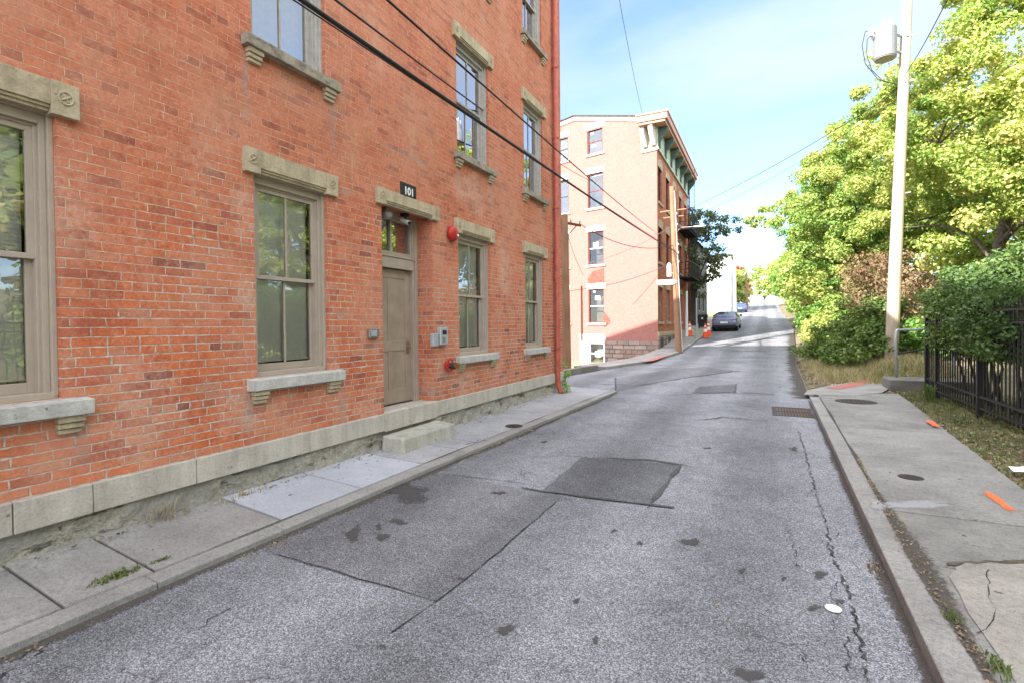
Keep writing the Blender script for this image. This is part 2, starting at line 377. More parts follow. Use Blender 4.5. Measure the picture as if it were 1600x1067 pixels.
def concrete(name, col, joint_var=.0, dirt=.35, spots=True, bump=.006, grain=1.0):
    g = G(name); geo = g.n('NewGeometry'); p = geo.outputs['Position']
    isl = geo.outputs['Random Per Island']
    a = g.noise(p, 1.3, 7, .65); b = g.noise(p, 150, 3, .7); d = g.noise(p, 6, 7, .7, dist=.4); e = g.noise(p, 38, 5, .7)
    c = g.mix(1.0, col, g.ramp(isl, [(0, 1-joint_var), (1, 1+joint_var*.6)]), 'MULTIPLY')
    c = g.mix(1.0, c, g.ramp(a, [(.28, 1-dirt), (.5, 1-dirt*.3), (.72, 1.1)]), 'MULTIPLY')
    c = g.mix(1.0, c, g.ramp(b, [(.25, 1-.5*grain), (.5, 1.0), (.75, 1+.3*grain)]), 'MULTIPLY')
    c = g.mix(1.0, c, g.ramp(e, [(.3, 1-.3*grain), (.5, 1.0), (.72, 1+.14*grain)]), 'MULTIPLY')
    c = g.mix(g.math('MULTIPLY', g.ramp(d, [(.52, 0.0), (.7, 1.0)]), dirt), c, tuple(x*.5 for x in col[:3]) + (1,))
    c = g.mix(g.math('MULTIPLY', g.ramp(g.noise(p, 3.2, 6, .7), [(.58, 0.0), (.75, 1.0)]), .35), c, tuple(min(1, x*1.45) for x in col[:3]) + (1,))
    if spots:
        dv = g.n('VectorMath', {0: p, 1: g.n('VectorMath', {0: g.n('TexNoise', {'Vector': p, 'Scale': 20.0}).outputs[1], 1: (.09,.09,0)}, operation='MULTIPLY').outputs[0]}, operation='ADD').outputs[0]
        v = g.n('TexVoronoi', {'Vector': dv, 'Scale': 5.0}); k = g.n('SeparateColor', {0: v.outputs['Color']}).outputs[1]
        sz = g.math('MULTIPLY', k, .11)
        c = g.mix(g.math('MULTIPLY', g.math('LESS_THAN', v.outputs['Distance'], sz), .75), c, C(.075,.065,.055))
    return g.bsdf(c, .93, g.bump(g.math('ADD', g.math('ADD', b, e), g.math('MULTIPLY', d, .6)), bump), 0, .12)
M['walk'] = concrete('old_sidewalk', C(.345,.325,.305), .12, .4)
M['walk_mid'] = concrete('pale_slab', C(.385,.38,.39), .1, .3, grain=.7)
M['can'] = simple('pale_grey_can', C(.2,.205,.215), .5, var=.05)
M['walk_new'] = concrete('new_slab', C(.42,.43,.465), .05, .18, grain=.5)
M['walk_right'] = concrete('brushed_sidewalk', C(.305,.292,.27), .1, .38)
M['walk_beige'] = concrete('broken_slab', C(.40,.37,.325), .05, .35)
M['kerb'] = concrete('kerb_concrete', C(.335,.32,.30), .06, .35, False)
M['block'] = concrete('step_block', C(.24,.225,.205), .05, .45, False)
M['lowwall'] = concrete('low_wall_concrete', C(.25,.23,.215), .05, .4, False)

def ground_mat():
    g = G('ground_soil'); p = g.pos()
    a = g.noise(p, .8, 6, .6); b = g.noise(p, 22, 5, .7); d = g.noise(p, 5, 6, .7)
    c = g.ramp(b, [(.2, C(.07,.055,.04)), (.45, C(.19,.15,.105)), (.62, C(.29,.235,.16)), (.85, C(.42,.36,.25))])
    gr = g.ramp(b, [(.25, C(.03,.05,.015)), (.6, C(.075,.11,.03)), (.85, C(.14,.17,.06))])
    c = g.mix(g.ramp(g.math('ADD', a, g.math('MULTIPLY', g.math('SUBTRACT', d, .5), .6)), [(.46, 0.0), (.62, .8)]), c, gr)
    return g.bsdf(c, .95, g.bump(b, .03, 1.0), 0, .1)
M['ground'] = ground_mat()

M['trim'] = simple('taupe_paint', C(.38,.315,.255), .5, var=.06, scale=6, bump=.001)
M['trim_old'] = simple('weathered_paint', C(.39,.365,.335), .6, var=.12, scale=14, bump=.002)
M['door'] = simple('taupe_door_paint', C(.34,.27,.205), .5, var=.13, scale=4, bump=.002)
M['bar_dark'] = simple('dark_rubber', C(.02,.02,.02), .6)
M['black'] = simple('black_paint', C(.018,.018,.018), .45, var=.1)
M['fence'] = simple('black_iron', C(.022,.022,.024), .45, var=.25, scale=30, bump=.001)
M['cable'] = simple('black_cable', C(.02,.019,.018), .6)
M['cable_grey'] = simple('grey_cable', C(.12,.12,.125), .6)
M['red'] = simple('red_enamel', C(.42,.025,.02), .35, var=.08)
M['redpipe'] = simple('red_brown_paint', C(.40,.095,.06), .5, var=.18, scale=8)
M['steel'] = simple('brushed_steel', C(.5,.5,.5), .35, 1.0, var=.1, scale=40)
M['galv'] = simple('grey_metal_paint', C(.42,.44,.47), .45, .3, var=.08)
M['brass'] = simple('brass', C(.55,.38,.13), .35, 1.0, var=.2, scale=40)
M['iron'] = simple('cast_iron', C(.075,.06,.055), .7, .4, var=.35, scale=30, bump=.004)
M['rust'] = simple('rusty_iron', C(.15,.07,.04), .8, .2, var=.35, scale=25, bump=.004)
M['white'] = simple('white_paint', C(.78,.78,.76), .5, var=.04)
M['paper'] = simple('white_notice', C(.8,.8,.78), .7, var=.02)
M['orange'] = simple('orange_marking', C(.85,.15,.05), .8, var=.25, scale=25)
M['redmark'] = simple('brick_red_ramp', C(.42,.15,.12), .85, var=.2, scale=9)
M['cone'] = simple('orange_plastic', C(.85,.1,.02), .5, var=.05)
M['conewhite'] = simple('reflective_band', C(.8,.8,.8), .4, var=.02)
M['bin'] = simple('black_plastic', C(.02,.021,.022), .5, var=.1)
M['hose'] = simple('yellow_green_hose', C(.5,.55,.08), .6)
M['blind'] = simple('white_blind', C(.92,.92,.92), .6, var=.03)
M['curtain'] = simple('pale_curtain', C(.55,.56,.58), .9, var=.08)
M['dim_room'] = simple('dim_room', C(.13,.12,.11), .9, var=.3, scale=3)
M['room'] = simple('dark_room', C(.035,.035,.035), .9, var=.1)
M['roofing'] = simple('roofing', C(.09,.085,.08), .9, var=.2)
M['shingle'] = simple('grey_shingle', C(.15,.145,.135), .9, var=.25, scale=9, bump=.01)
M['cornice'] = simple('salmon_cornice_paint', C(.52,.27,.19), .6, var=.08)
M['bracket'] = simple('green_bracket_paint', C(.06,.1,.08), .6, var=.2)
M['soffit'] = simple('pale_green_soffit', C(.42,.44,.31), .6, var=.12)
M['pipe_grey'] = simple('pale_conduit', C(.5,.48,.45), .6)
M['signgreen'] = simple('green_sign', C(.38,.56,.47), .4, var=.05)
M['bluecar'] = simple('blue_car_paint', C(.05,.1,.36), .22, .2, var=.02, spec=.6)
M['bluegrey'] = simple('grey_blue_car_paint', C(.17,.19,.29), .22, .3, var=.02, spec=.6)
M['carglass'] = simple('car_glass', C(.012,.014,.016), .06, var=.02, spec=.8)
M['tyre'] = simple('tyre_rubber', C(.02,.02,.02), .85)
M['taillight'] = simple('red_lens', C(.3,.01,.01), .2)
M['bark'] = simple('bark', C(.12,.095,.07), .95, var=.4, scale=14, bump=.03)
M['barklight'] = simple('pale_bark', C(.24,.2,.16), .95, var=.35, scale=14, bump=.03)
M['twig'] = simple('dry_twig', C(.22,.15,.1), .95, var=.3, scale=14)

def pole_mat(name, c1, c2):
    g = G(name); p = g.pos()
    a = g.noise(g.scaled(p, 30, 30, .8), 1.0, 6, .65); b = g.noise(p, 1.2, 4)
    c = g.mix(g.ramp(a, [(.3, 0.0), (.7, 1.0)]), c1, c2)
    c = g.mix(1.0, c, g.ramp(b, [(.3, .8), (.7, 1.1)]), 'MULTIPLY')
    return g.bsdf(c, .9, g.bump(a, .008), 0, .15)
M['pole'] = pole_mat('pale_pole_wood', C(.36,.28,.2), C(.52,.43,.33))
M['pole_brown'] = pole_mat('brown_pole_wood', C(.2,.11,.065), C(.36,.21,.13))

def glass_mat(name='window_glass', boost=.10, tint=(.93,.96,.95,1), wob=.0006):
    g = G(name); p = g.pos()
    nr = g.bump(g.noise(p, 2.2, 2, .4), wob*40, .12)
    fr = g.n('Fresnel', {'IOR': 1.52}).outputs[0]
    fac = g.math('ADD', g.math('MULTIPLY', fr, 1.15), boost, clamp=True)
    tr = g.n('BsdfTransparent', {0: tint}).outputs[0]
    gl = g.n('BsdfGlossy', {'Color': C(.95,.97,1), 'Roughness': .0, 'Normal': nr}).outputs[0]
    return g.shader(g.n('MixShader', {0: fac, 1: tr, 2: gl}).outputs[0])
M['glass'] = glass_mat(boost=.095, tint=(1,1,1,1))
M['glass_sky'] = glass_mat('coated_glass', .38, (.7,.75,.78,1))
M['glass_far'] = glass_mat('upper_glass', .07, (.8,.84,.86,1))
M['glass_dull'] = glass_mat('dull_glass', .0, (.8,.8,.8,1))

def leaf_mat(name, stops, trans=.34):
    g = G(name); geo = g.n('NewGeometry'); p = geo.outputs['Position']
    r = geo.outputs['Random Per Island']; big = g.noise(p, .55, 3)
    k = g.math('ADD', g.math('MULTIPLY', r, .55), g.math('MULTIPLY', g.ramp(big, [(.3, 0.0), (.7, 1.0)]), .45))
    c = g.ramp(k, stops)
    d = g.n('BsdfPrincipled', {'Base Color': c, 'Roughness': .55, 'Specular IOR Level': .25}).outputs[0]
    t = g.n('BsdfTranslucent', {0: g.mix(1.0, c, C(1.25,1.2,.6), 'MULTIPLY')}).outputs[0]
    return g.shader(g.n('MixShader', {0: trans, 1: d, 2: t}).outputs[0])
M['leaf_yellow'] = leaf_mat('autumn_leaves', [(0, C(.08,.17,.035)), (.25, C(.2,.33,.07)), (.5, C(.38,.46,.12)), (.75, C(.55,.55,.2)), (.93, C(.6,.47,.2)), (1, C(.45,.2,.12))])
M['leaf_green'] = leaf_mat('green_leaves', [(0, C(.06,.15,.03)), (.4, C(.15,.3,.06)), (.75, C(.3,.44,.11)), (1, C(.5,.52,.18))])
M['leaf_mix'] = leaf_mat('turning_leaves', [(0, C(.07,.16,.03)), (.35, C(.2,.33,.08)), (.65, C(.36,.44,.12)), (.9, C(.54,.52,.2)), (1, C(.5,.28,.18))])
M['leaf_dark'] = leaf_mat('dark_tree_leaves', [(0, C(.05,.08,.035)), (.5, C(.1,.135,.055)), (1, C(.2,.21,.1))], .35)
M['leaf_hedge'] = leaf_mat('hedge_leaves', [(0, C(.035,.075,.022)), (.5, C(.085,.155,.042)), (.85, C(.2,.27,.075)), (1, C(.48,.5,.2))], .24)
M['leaf_vine'] = leaf_mat('vine_leaves', [(0, C(.04,.08,.02)), (.4, C(.1,.17,.04)), (.75, C(.2,.26,.07)), (1, C(.36,.32,.13))], .3)
M['leaf_dry'] = leaf_mat('dry_leaves', [(0, C(.14,.09,.05)), (.5, C(.26,.18,.1)), (1, C(.36,.27,.16))], .3)
M['leaf_red'] = leaf_mat('red_leaves', [(0, C(.2,.08,.05)), (.5, C(.34,.15,.1)), (1, C(.42,.24,.14))], .4)
M['straw'] = leaf_mat('dry_grass', [(0, C(.16,.15,.06)), (.5, C(.36,.3,.17)), (1, C(.55,.47,.3))], .3)
M['grass'] = leaf_mat('grass_blades', [(0, C(.06,.1,.03)), (.5, C(.13,.19,.055)), (.8, C(.26,.27,.11)), (1, C(.42,.36,.2))], .35)
M['litter'] = leaf_mat('fallen_leaves', [(0, C(.1,.075,.05)), (.5, C(.27,.2,.125)), (.9, C(.46,.38,.25)), (1, C(.5,.42,.14))], .15)
# ------------------------------------------------------------------ near brick building
YN = wp(877, 330)[0]            # far corner of the street face
YS = -15.0
XB = -20.5
EAVE = 12.1
def yz(px, py): return wp(px, py)
W_HEAD = yz(513, 301)[1]; W_SILL = yz(514, 578)[1]
ww = yz(513, 440)[0] - yz(399, 440)[0]
COLS = [(yz(92, 400)[0] - ww, yz(92, 400)[0]), (yz(399, 440)[0], yz(513, 440)[0]), (yz(717, 460)[0], yz(766, 460)[0]), (yz(821, 470)[0], yz(850, 470)[0])]
H2, S2 = yz(762, 103)[1], yz(762, 264)[1]
S3 = yz(846, 83)[1]; H3 = S3 + (H2 - S2) * .97
DOOR = (yz(598, 480)[0], yz(677, 480)[0], yz(600, 650)[1], yz(677, 341)[1])
BAND_T = 1.75 - 1.172; BAND_B = BAND_T - .225
print('COLS', COLS, 'head/sill', W_HEAD, W_SILL, H2, S2, H3, S3, 'door', DOOR, 'YN', YN)

bld = thing('brick_building', 'large three storey red brick building with tan stone lintels along the pavement', 'building', (WX, 5.0, .05))
openings = []
wins = []
for i, (a, b) in enumerate(COLS):
    wins.append((a, b, W_SILL, W_HEAD, 'ground', i))
    if i != 0: wins.append((a, b, S2, H2, 'second', i))
    wins.append((a, b, S3, H3, 'third', i))
wins.append((COLS[0][0], COLS[0][1], S2, H2, 'second', 0))
for k in range(1, 5):
    a = COLS[0][0] - 2.6 * k
    for s, h, n in ((W_SILL, W_HEAD, 'ground'), (S2, H2, 'second'), (S3, H3, 'third')):
        wins.append((a, a + ww, s, h, n, -k))
for w in wins: openings.append((w[0], w[1], w[2], w[3], .10))
openings.append((DOOR[0], DOOR[1], DOOR[2], DOOR[3], .31))

def wall_with_openings(mb, fmap, ulo, uhi, zlo, zhi, ops):
    """fmap(u, depth, z) -> 3D; quads between the openings, plus their reveals"""
    us = sorted(set([ulo, uhi] + [v for o in ops for v in o[:2] if ulo < v < uhi]))
    zs = sorted(set([zlo, zhi] + [v for o in ops for v in o[2:4] if zlo < v < zhi]))
    for i in range(len(us) - 1):
        for j in range(len(zs) - 1):
            uc, zc = (us[i] + us[i+1]) / 2, (zs[j] + zs[j+1]) / 2
            if any(o[0] < uc < o[1] and o[2] < zc < o[3] for o in ops): continue
            mb.quad(fmap(us[i], 0, zs[j]), fmap(us[i+1], 0, zs[j]), fmap(us[i+1], 0, zs[j+1]), fmap(us[i], 0, zs[j+1]))
    for (a, b, c, d, dep) in ops:
        mb.quad(fmap(a,0,c), fmap(a,0,d), fmap(a,dep,d), fmap(a,dep,c))
        mb.quad(fmap(b,0,d), fmap(b,0,c), fmap(b,dep,c), fmap(b,dep,d))
        mb.quad(fmap(a,0,d), fmap(b,0,d), fmap(b,dep,d), fmap(a,dep,d))
        mb.quad(fmap(b,0,c), fmap(a,0,c), fmap(a,dep,c), fmap(b,dep,c))

mb = MB()
ops = [o if o[2] > BAND_T + .01 else (o[0], o[1], BAND_T - .02, o[3], o[4]) for o in openings]
wall_with_openings(mb, lambda u, d, z: (WX - d, u, z), YS, YN, BAND_T - .02, EAVE, ops)
prof = [(WX, .0 - 1.5), (XB, -1.5), (XB, 14.9), (-10.8, 16.2), (WX, EAVE)]
mb.quad((WX, YN, BAND_T-.02), (XB, YN, BAND_T-.02), (XB, YN, EAVE), (WX, YN, EAVE))
mb.quad((WX-.02, YN-.02, -1.5), (XB, YN-.02, -1.5), (XB, YN-.02, BAND_T), (WX-.02, YN-.02, BAND_T))
mb.add([(WX, YN, EAVE), (XB, YN, EAVE), (XB, YN, 14.9), (-10.8, YN, 16.2)], [(0, 1, 2, 3)])
mb.add([(WX, YS, -.5), (XB, YS, -.5), (XB, YS, 14.9), (-10.8, YS, 16.2), (WX, YS, EAVE)], [(0, 1, 2, 3, 4)])
mb.quad((XB, YS, -1.5), (XB, YN, -1.5), (XB, YN, 14.9), (XB, YS, 14.9))
mb.build('wall', M['brick'], bld, fix=False)
mb = MB()
mb.quad((WX+.25, YS, EAVE-.1), (WX+.25, YN, EAVE-.1), (-10.8, YN, 16.3), (-10.8, YS, 16.3))
mb.quad((-10.8, YS, 16.3), (-10.8, YN, 16.3), (XB-.2, YN, 14.95), (XB-.2, YS, 14.95))
mb.box(WX, WX+.28, YS, YN+.02, EAVE-.32, EAVE-.12)
mb.build('roof', M['roofing'], bld)
# stone band of separate blocks, with a rough foundation under it
edges = [YS] + [COLS[0][0]-2.4, yz(17, 800)[0], yz(142, 760)[0], yz(304, 720)[0], yz(481, 680)[0], DOOR[0]-.02]
mb = MB()
for a, b in zip(edges[:-1], edges[1:]):
    mb.box(WX-.25, WX+.035 + rnd.uniform(-.003, .003), a+.003, b-.003, BAND_B, BAND_T)
mb.build('stone_band', M['band'], bld, bevel=.006); mb = MB()
e2 = [DOOR[1]+.03, yz(724,640)[0], yz(768,620)[0], yz(812,610)[0], YN+.012]
for a, b in zip(e2[:-1], e2[1:]):
    mb.box(WX-.25, WX+.035 + rnd.uniform(-.003, .003), a+.003, b-.003, BAND_B, BAND_T)
mb.build('stone_band', M['band'], bld, bevel=.006)
mb = MB()
mb.box(WX-.45, WX+.04, DOOR[0]-.02, DOOR[1]+.03, BAND_B-.02, BAND_T+.015)
mb.build('door_threshold', M['band'], bld, bevel=.012)
# foundation: a rough displaced sheet
fy = np.linspace(YS, YN+.01, 560); fz = np.linspace(-.6, BAND_B+.0, 18)
vs = []
for y in fy:
    for z in fz:
        n = math.sin(y*7.3+z*11)*.010 + math.sin(y*17.1-z*23)*.008 + math.sin(y*3.1)*.008 + rnd.uniform(-.007,.007)
        flare = max(0, .16 - z) * .12
        vs.append((WX - .012 + n + flare, y, z))
nz = len(fz); fs = []
for i in range(len(fy)-1):
    for j in range(nz-1):
        a = i*nz+j; fs.append((a, a+nz, a+nz+1, a+1))
np_mesh('foundation', vs, fs, M['rubble'], bld, smooth=False)

def slat_blind(y0, y1, z0, z1, x):
    b = MB(); z = z1
    b.box(x-.02, x+.02, y0, y1, z1-.05, z1)
    z = z1 - .05
    while z > z0 + .03:
        b.quad((x-.005, y0, z), (x-.005, y1, z), (x+.003, y1, z-.036), (x+.003, y0, z-.036))
        z -= .031
    b.box(x-.015, x+.015, y0, y1, z-.02, z)
    return b
def make_lintel(y0, y1, zh, parent, ext=.125, hgt=.215, name='lintel', mold=True):
    b = MB(); zl = zh - .012
    e0, e1 = y0 - ext, y1 + ext
    b.box(WX-.06, WX+.045, y0+.03, y1-.03, zl+.035, zl+hgt)
    for a, c in ((e0, y0+.045), (y1-.045, e1)):
        b.box(WX-.06, WX+.058, a, c, zl-.03, zl+hgt+.002)
    if mold:
        b.box(WX-.06, WX+.03, y0+.045, y1-.045, zl+.012, zl+.037)
        b.box(WX-.06, WX+.012, y0+.045, y1-.045, zl-.012, zl+.014)
    l = b.build(name, M['lintel'], parent, bevel=.006)
    for yc in ((e0 + y0 + .045)/2, (y1 - .045 + e1)/2):
        zc = zl + hgt*.48; n = 14
        for r in (.045,):
            pts = [(WX+.059, yc + r*math.cos(t), zc + r*math.sin(t)) for t in [2*math.pi*k/n for k in range(n+1)]]
            rb = MB(); rb.tube(pts, .008, 6, caps=False)
            rb.tube([(WX+.058, yc-.03, zc-.02), (WX+.062, yc, zc), (WX+.058, yc+.03, zc+.02)], .008, 6)
            rb.tube([(WX+.058, yc-.02, zc+.03), (WX+.062, yc, zc), (WX+.058, yc+.02, zc-.03)], .008, 6)
            # carved rosettes belong to the lintel mesh
            me = l.data; bm_off = len(me.vertices)
            import bmesh
            bm = bmesh.new(); bm.from_mesh(me); off = Vector(ROOTLOC[l.name])
            nv = [bm.verts.new(Vector(v) - off) for v in rb.v]
            for f in rb.f:
                try: bm.faces.new([nv[i] for i in f])
                except ValueError: pass
            bm.to_mesh(me); bm.free()
    return l
def make_sill(y0, y1, zs, parent, mat):
    b = MB(); e0, e1 = y0 - .115, y1 + .165
    b.hexa([(WX-.2, e0, zs-.125), (WX+.095, e0, zs-.125), (WX+.095, e1, zs-.125), (WX-.2, e1, zs-.125),
            (WX-.2, e0, zs+.012), (WX+.095, e0, zs-.012), (WX+.095, e1, zs-.012), (WX-.2, e1, zs+.012)])
    s = b.build('sill', mat, parent, bevel=.007)
    for yc in (e0 + .13, e1 - .13):
        b = MB()
        for k, (dx, h0, h1) in enumerate(((.07, .125, .18), (.052, .18, .225), (.034, .225, .265))):
            b.box(WX-.03, WX+dx, yc-.085+k*.006, yc+.085-k*.006, zs-h1+.004, zs-h0)
        b.build('sill_bracket', M['lintel'], parent, bevel=.008)
    return s
def near_window(y0, y1, z0, z1, floor, col):
    f = MB()                                             # brick mould and jambs
    t = M['trim'] if floor == 'ground' else M['trim_old']
    for (a, b_, xo) in ((0, .035, -.045), (.035, .075, -.075), (.06, .095, -.105)):
        f.box(WX-.225, WX+xo, y0+a, y0+b_, z0+.02, z1-a)
        f.box(WX-.225, WX+xo, y1-b_, y1-a, z0+.02, z1-a)
        f.box(WX-.225, WX+xo-.001, y0+b_, y1-b_, z1-b_-.03*(a > 0), z1-a)
    f.box(WX-.26, WX-.05, y0+.001, y1-.001, z0+.0, z0+.05)
    w = f.build('window', t, bld, bevel=.004)
    a, b_, lo, hi = y0+.085, y1-.085, z0+.05, z1-.115
    zm = (lo + hi) / 2 + .03
    for nm, za, zb, xf in (('upper', zm-.03, hi, WX-.118), ('lower', lo, zm+.012, WX-.160)):
        s = MB(); st = .052; rl = .05 if nm == 'upper' else .075
        br = .042 if nm == 'upper' else rl; tr = .05 if nm == 'upper' else .042
        s.box(xf-.04, xf, a, a+st, za, zb); s.box(xf-.04, xf, b_-st, b_, za, zb)
        s.box(xf-.039, xf-.001, a+st, b_-st, za, za+br); s.box(xf-.039, xf-.001, a+st, b_-st, zb-tr, zb)
        yc = (a+b_)/2
        s.box(xf-.03, xf-.004, yc-.011, yc+.011, za+br, zb-tr)
        s.build('sash', t, w, bevel=.003)
        g = MB(); g.quad((xf-.02, a+st-.005, za+br-.005), (xf-.02, b_-st+.005, za+br-.005), (xf-.02, b_-st+.005, zb-tr+.005), (xf-.02, a+st-.005, zb-tr+.005))
        g.build('pane', M['glass'] if floor == 'ground' else M['glass_sky'], w, fix=False)
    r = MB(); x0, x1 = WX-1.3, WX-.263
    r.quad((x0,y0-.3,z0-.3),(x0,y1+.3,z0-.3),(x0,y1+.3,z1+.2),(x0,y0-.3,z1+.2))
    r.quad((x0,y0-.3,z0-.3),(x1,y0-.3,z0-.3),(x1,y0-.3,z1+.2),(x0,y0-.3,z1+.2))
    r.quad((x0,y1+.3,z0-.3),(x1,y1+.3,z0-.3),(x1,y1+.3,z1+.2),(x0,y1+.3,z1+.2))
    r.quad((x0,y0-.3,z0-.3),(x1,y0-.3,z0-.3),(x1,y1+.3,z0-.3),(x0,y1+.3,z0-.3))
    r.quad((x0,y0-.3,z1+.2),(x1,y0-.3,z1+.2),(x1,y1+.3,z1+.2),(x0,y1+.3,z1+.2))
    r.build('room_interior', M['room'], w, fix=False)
    if floor == 'ground':
        slat_blind(y0+.10, y1-.13, z0+.16, z1-.1, WX-.222).build('blind', M['blind'], w, fix=False)
    elif (col + (floor == 'third')) % 2 == 1:
        cb = MB(); n = 40; pa = []
        for k in range(n+1):
            y = y0+.1 + (y1-y0-.2)*k/n
            pa.append((WX-.32 + .02*math.sin(k*1.1), y))
        for p, q in zip(pa[:-1], pa[1:]):
            cb.quad((p[0],p[1],z0+.02),(q[0],q[1],z0+.02),(q[0],q[1],z1-.05),(p[0],p[1],z1-.05))
        cb.build('curtain', M['curtain'], w, smooth=True)
    make_lintel(y0, y1, z1, w)
    make_sill(y0, y1, z0, w, M['sill'] if floor == 'ground' else M['sill_old'])
for w in wins: near_window(*w)

# entrance
dy0, dy1, dz0, dz1 = DOOR
dz0 = BAND_T + .015
XD = WX - .31
zt = wp(637, 425, XD-.06)[1]               # top of the door leaf
f = MB()
zb0, zb1 = wp(648, 408, XD)[1], wp(648, 382, XD)[1]
f.box(XD-.12, XD+.02, dy0+.001, dy0+.07, dz0, dz1); f.box(XD-.12, XD+.021, dy1-.07, dy1-.001, dz0, dz1)
f.box(XD-.12, XD, dy0+.07, dy0+.11, dz0, dz1-.06); f.box(XD-.12, XD, dy1-.11, dy1-.07, dz0, dz1-.06)
f.box(XD-.12, XD+.018, dy0+.07, dy1-.07, dz1-.06, dz1-.001)
f.box(XD-.14, XD+.03, dy0+.11, dy1-.11, zt+.01, zt+.17); f.box(XD-.14, XD+.045, dy0+.11, dy1-.11, zt+.17, zt+.20)
f.box(XD-.1, XD-.01, dy0+.11, dy1-.11, zt+.20, zt+.26); f.box(XD-.1, XD-.01, dy0+.11, dy1-.11, dz1-.12, dz1-.061)
yc = (dy0+dy1)/2
f.box(XD-.09, XD-.02, yc-.02, yc+.02, zt+.26, dz1-.12)
for y in (dy0+.11, dy1-.15): f.box(XD-.1, XD-.012, y, y+.04, zt+.26, dz1-.12)
fr = f.build('door_frame', M['trim'], bld, bevel=.004)
g = MB(); g.quad((XD-.055, dy0+.13, zt+.24), (XD-.055, dy1-.13, zt+.24), (XD-.055, dy1-.13, dz1-.1), (XD-.055, dy0+.13, dz1-.1)); g.build('transom_pane', M['glass_sky'], fr, fix=False)
r = MB(); r.quad((XD-.5, dy0-.2, zt), (XD-.5, dy1+.2, zt), (XD-.5, dy1+.2, dz1+.1), (XD-.5, dy0-.2, dz1+.1))
r.quad((XD-.5, dy1+.0, zt), (XD-.125, dy1, zt), (XD-.125, dy1, dz1), (XD-.5, dy1, dz1)); r.quad((XD-.5, dy0+.0, zt), (XD-.125, dy0, zt), (XD-.125, dy0, dz1), (XD-.5, dy0, dz1))
r.build('hall_interior', M['room'], fr, fix=False)
d = MB(); xa = XD-.055
y0, y1 = dy0+.112, dy1-.112
d.box(xa-.045, xa-.012, y0, y1, dz0+.012, zt)
st = .13
zl = dz0 + .86
for (a, b_) in ((dz0+.012, dz0+.23), (zl-.06, zl+.09), (zt-.13, zt)): d.box(xa-.02, xa, y0+st, y1-st, a, b_)
d.box(xa-.02, xa+.001, y0, y0+st, dz0+.012, zt); d.box(xa-.02, xa+.001, y1-st, y1, dz0+.012, zt)
ym = (y0+y1)/2; d.box(xa-.02, xa-.001, ym-.05, ym+.05, dz0+.23, zl-.06); d.box(xa-.02, xa-.001, ym-.05, ym+.05, zl+.09, zt-.13)
dr = d.build('door', M['door'], bld, bevel=.006)
h = MB(); zh = wp(632, 541, xa)[1]
h.box(xa, xa+.012, y1-.105, y1-.045, zh-.11, zh+.10); h.tube([(xa+.01, y1-.075, zh), (xa+.055, y1-.075, zh)], .011, 10); h.tube([(xa+.055, y1-.06, zh), (xa+.055, y1-.19, zh)], .010, 10)
h.lathe([(.018, 0), (.018, .02)], (xa+.01, y1-.075, zh+.07), 'x', 12)
h.build('handle', M['steel'], dr)
s = MB(); s.box(xa-.04, xa+.03, y0-.01, y1+.01, dz0, dz0+.012); s.build('weather_strip', M['bar_dark'], dr)
make_lintel(dy0, dy1, dz1, bld, ext=.12, hgt=.185, name='door_lintel')

# fittings fixed beside the door
lb = thing('porch_light', 'small round grey lamp under the door lintel', 'lamp', (XD+.05, yc-.28, dz1-.02))
b = MB(); b.lathe([(.035, 0), (.05, -.02), (.05, -.05)], (XD+.12, yc-.25, dz1), 'z', 14); b.build('lamp_base', M['galv'], lb)
b = MB(); b.lathe([(.075, -.05), (.082, -.08), (.07, -.125), (.03, -.15)], (XD+.12, yc-.25, dz1), 'z', 18); b.build('lamp_dome', M['galv'], lb, smooth=True)
cm = thing('security_camera', 'small white camera hanging under the door lintel', 'camera', (XD+.1, yc+.13, dz1))
b = MB(); b.box(XD+.08, XD+.17, yc+.10, yc+.19, dz1-.05, dz1-.004); b.tube([(XD+.13, yc+.15, dz1-.05), (XD+.15, yc+.15, dz1-.10)], .012, 8); b.build('mount', M['black'], cm)
b = MB(); b.tube([(XD+.07, yc+.15, dz1-.09), (XD+.2, yc+.15, dz1-.15)], .034, 14); b.build('camera_body', M['white'], cm, smooth=False)
b = MB(); b.tube([(XD+.195, yc+.15, dz1-.148), (XD+.215, yc+.15, dz1-.157)], .026, 14); b.build('lens', M['black'], cm)

def on_wall(px, py): y, z = wp(px, py); return y, z
ys, zs_ = on_wall(625, 290); ye, ze = on_wall(649, 313)
zc_ = (on_wall(637, 302)[1]); hh = .125; yw = (ye - ys)
sg = thing('house_number_sign', 'black square sign with white number 101 above the door', 'sign', (WX, ys + yw/2, zc_ - hh))
b = MB(); b.box(WX+.001, WX+.02, ys, ye, zc_-hh, zc_+hh); b.build('sign_plate', M['black'], sg, bevel=.003)
cu = bpy.data.curves.new('numerals', 'FONT'); cu.body = '101'; cu.size = .155; cu.align_x = 'CENTER'; cu.align_y = 'CENTER'; cu.extrude = .002; cu.offset = .003
tmp = bpy.data.objects.new('numerals_curve', cu); COL.objects.link(tmp)
bpy.context.view_layer.update()
me = bpy.data.meshes.new_from_object(tmp.evaluated_get(bpy.context.evaluated_depsgraph_get())); bpy.data.objects.remove(tmp)
me.name = 'numerals'; me.materials.clear(); me.materials.append(M['white'])
nb = bpy.data.objects.new('numerals', me); COL.objects.link(nb); nb.parent = sg
nb.matrix_local = Matrix.Translation((.0235, 0, hh+.01)) @ Matrix(((0,0,1,0),(1,0,0,0),(0,1,0,0),(0,0,0,1)))

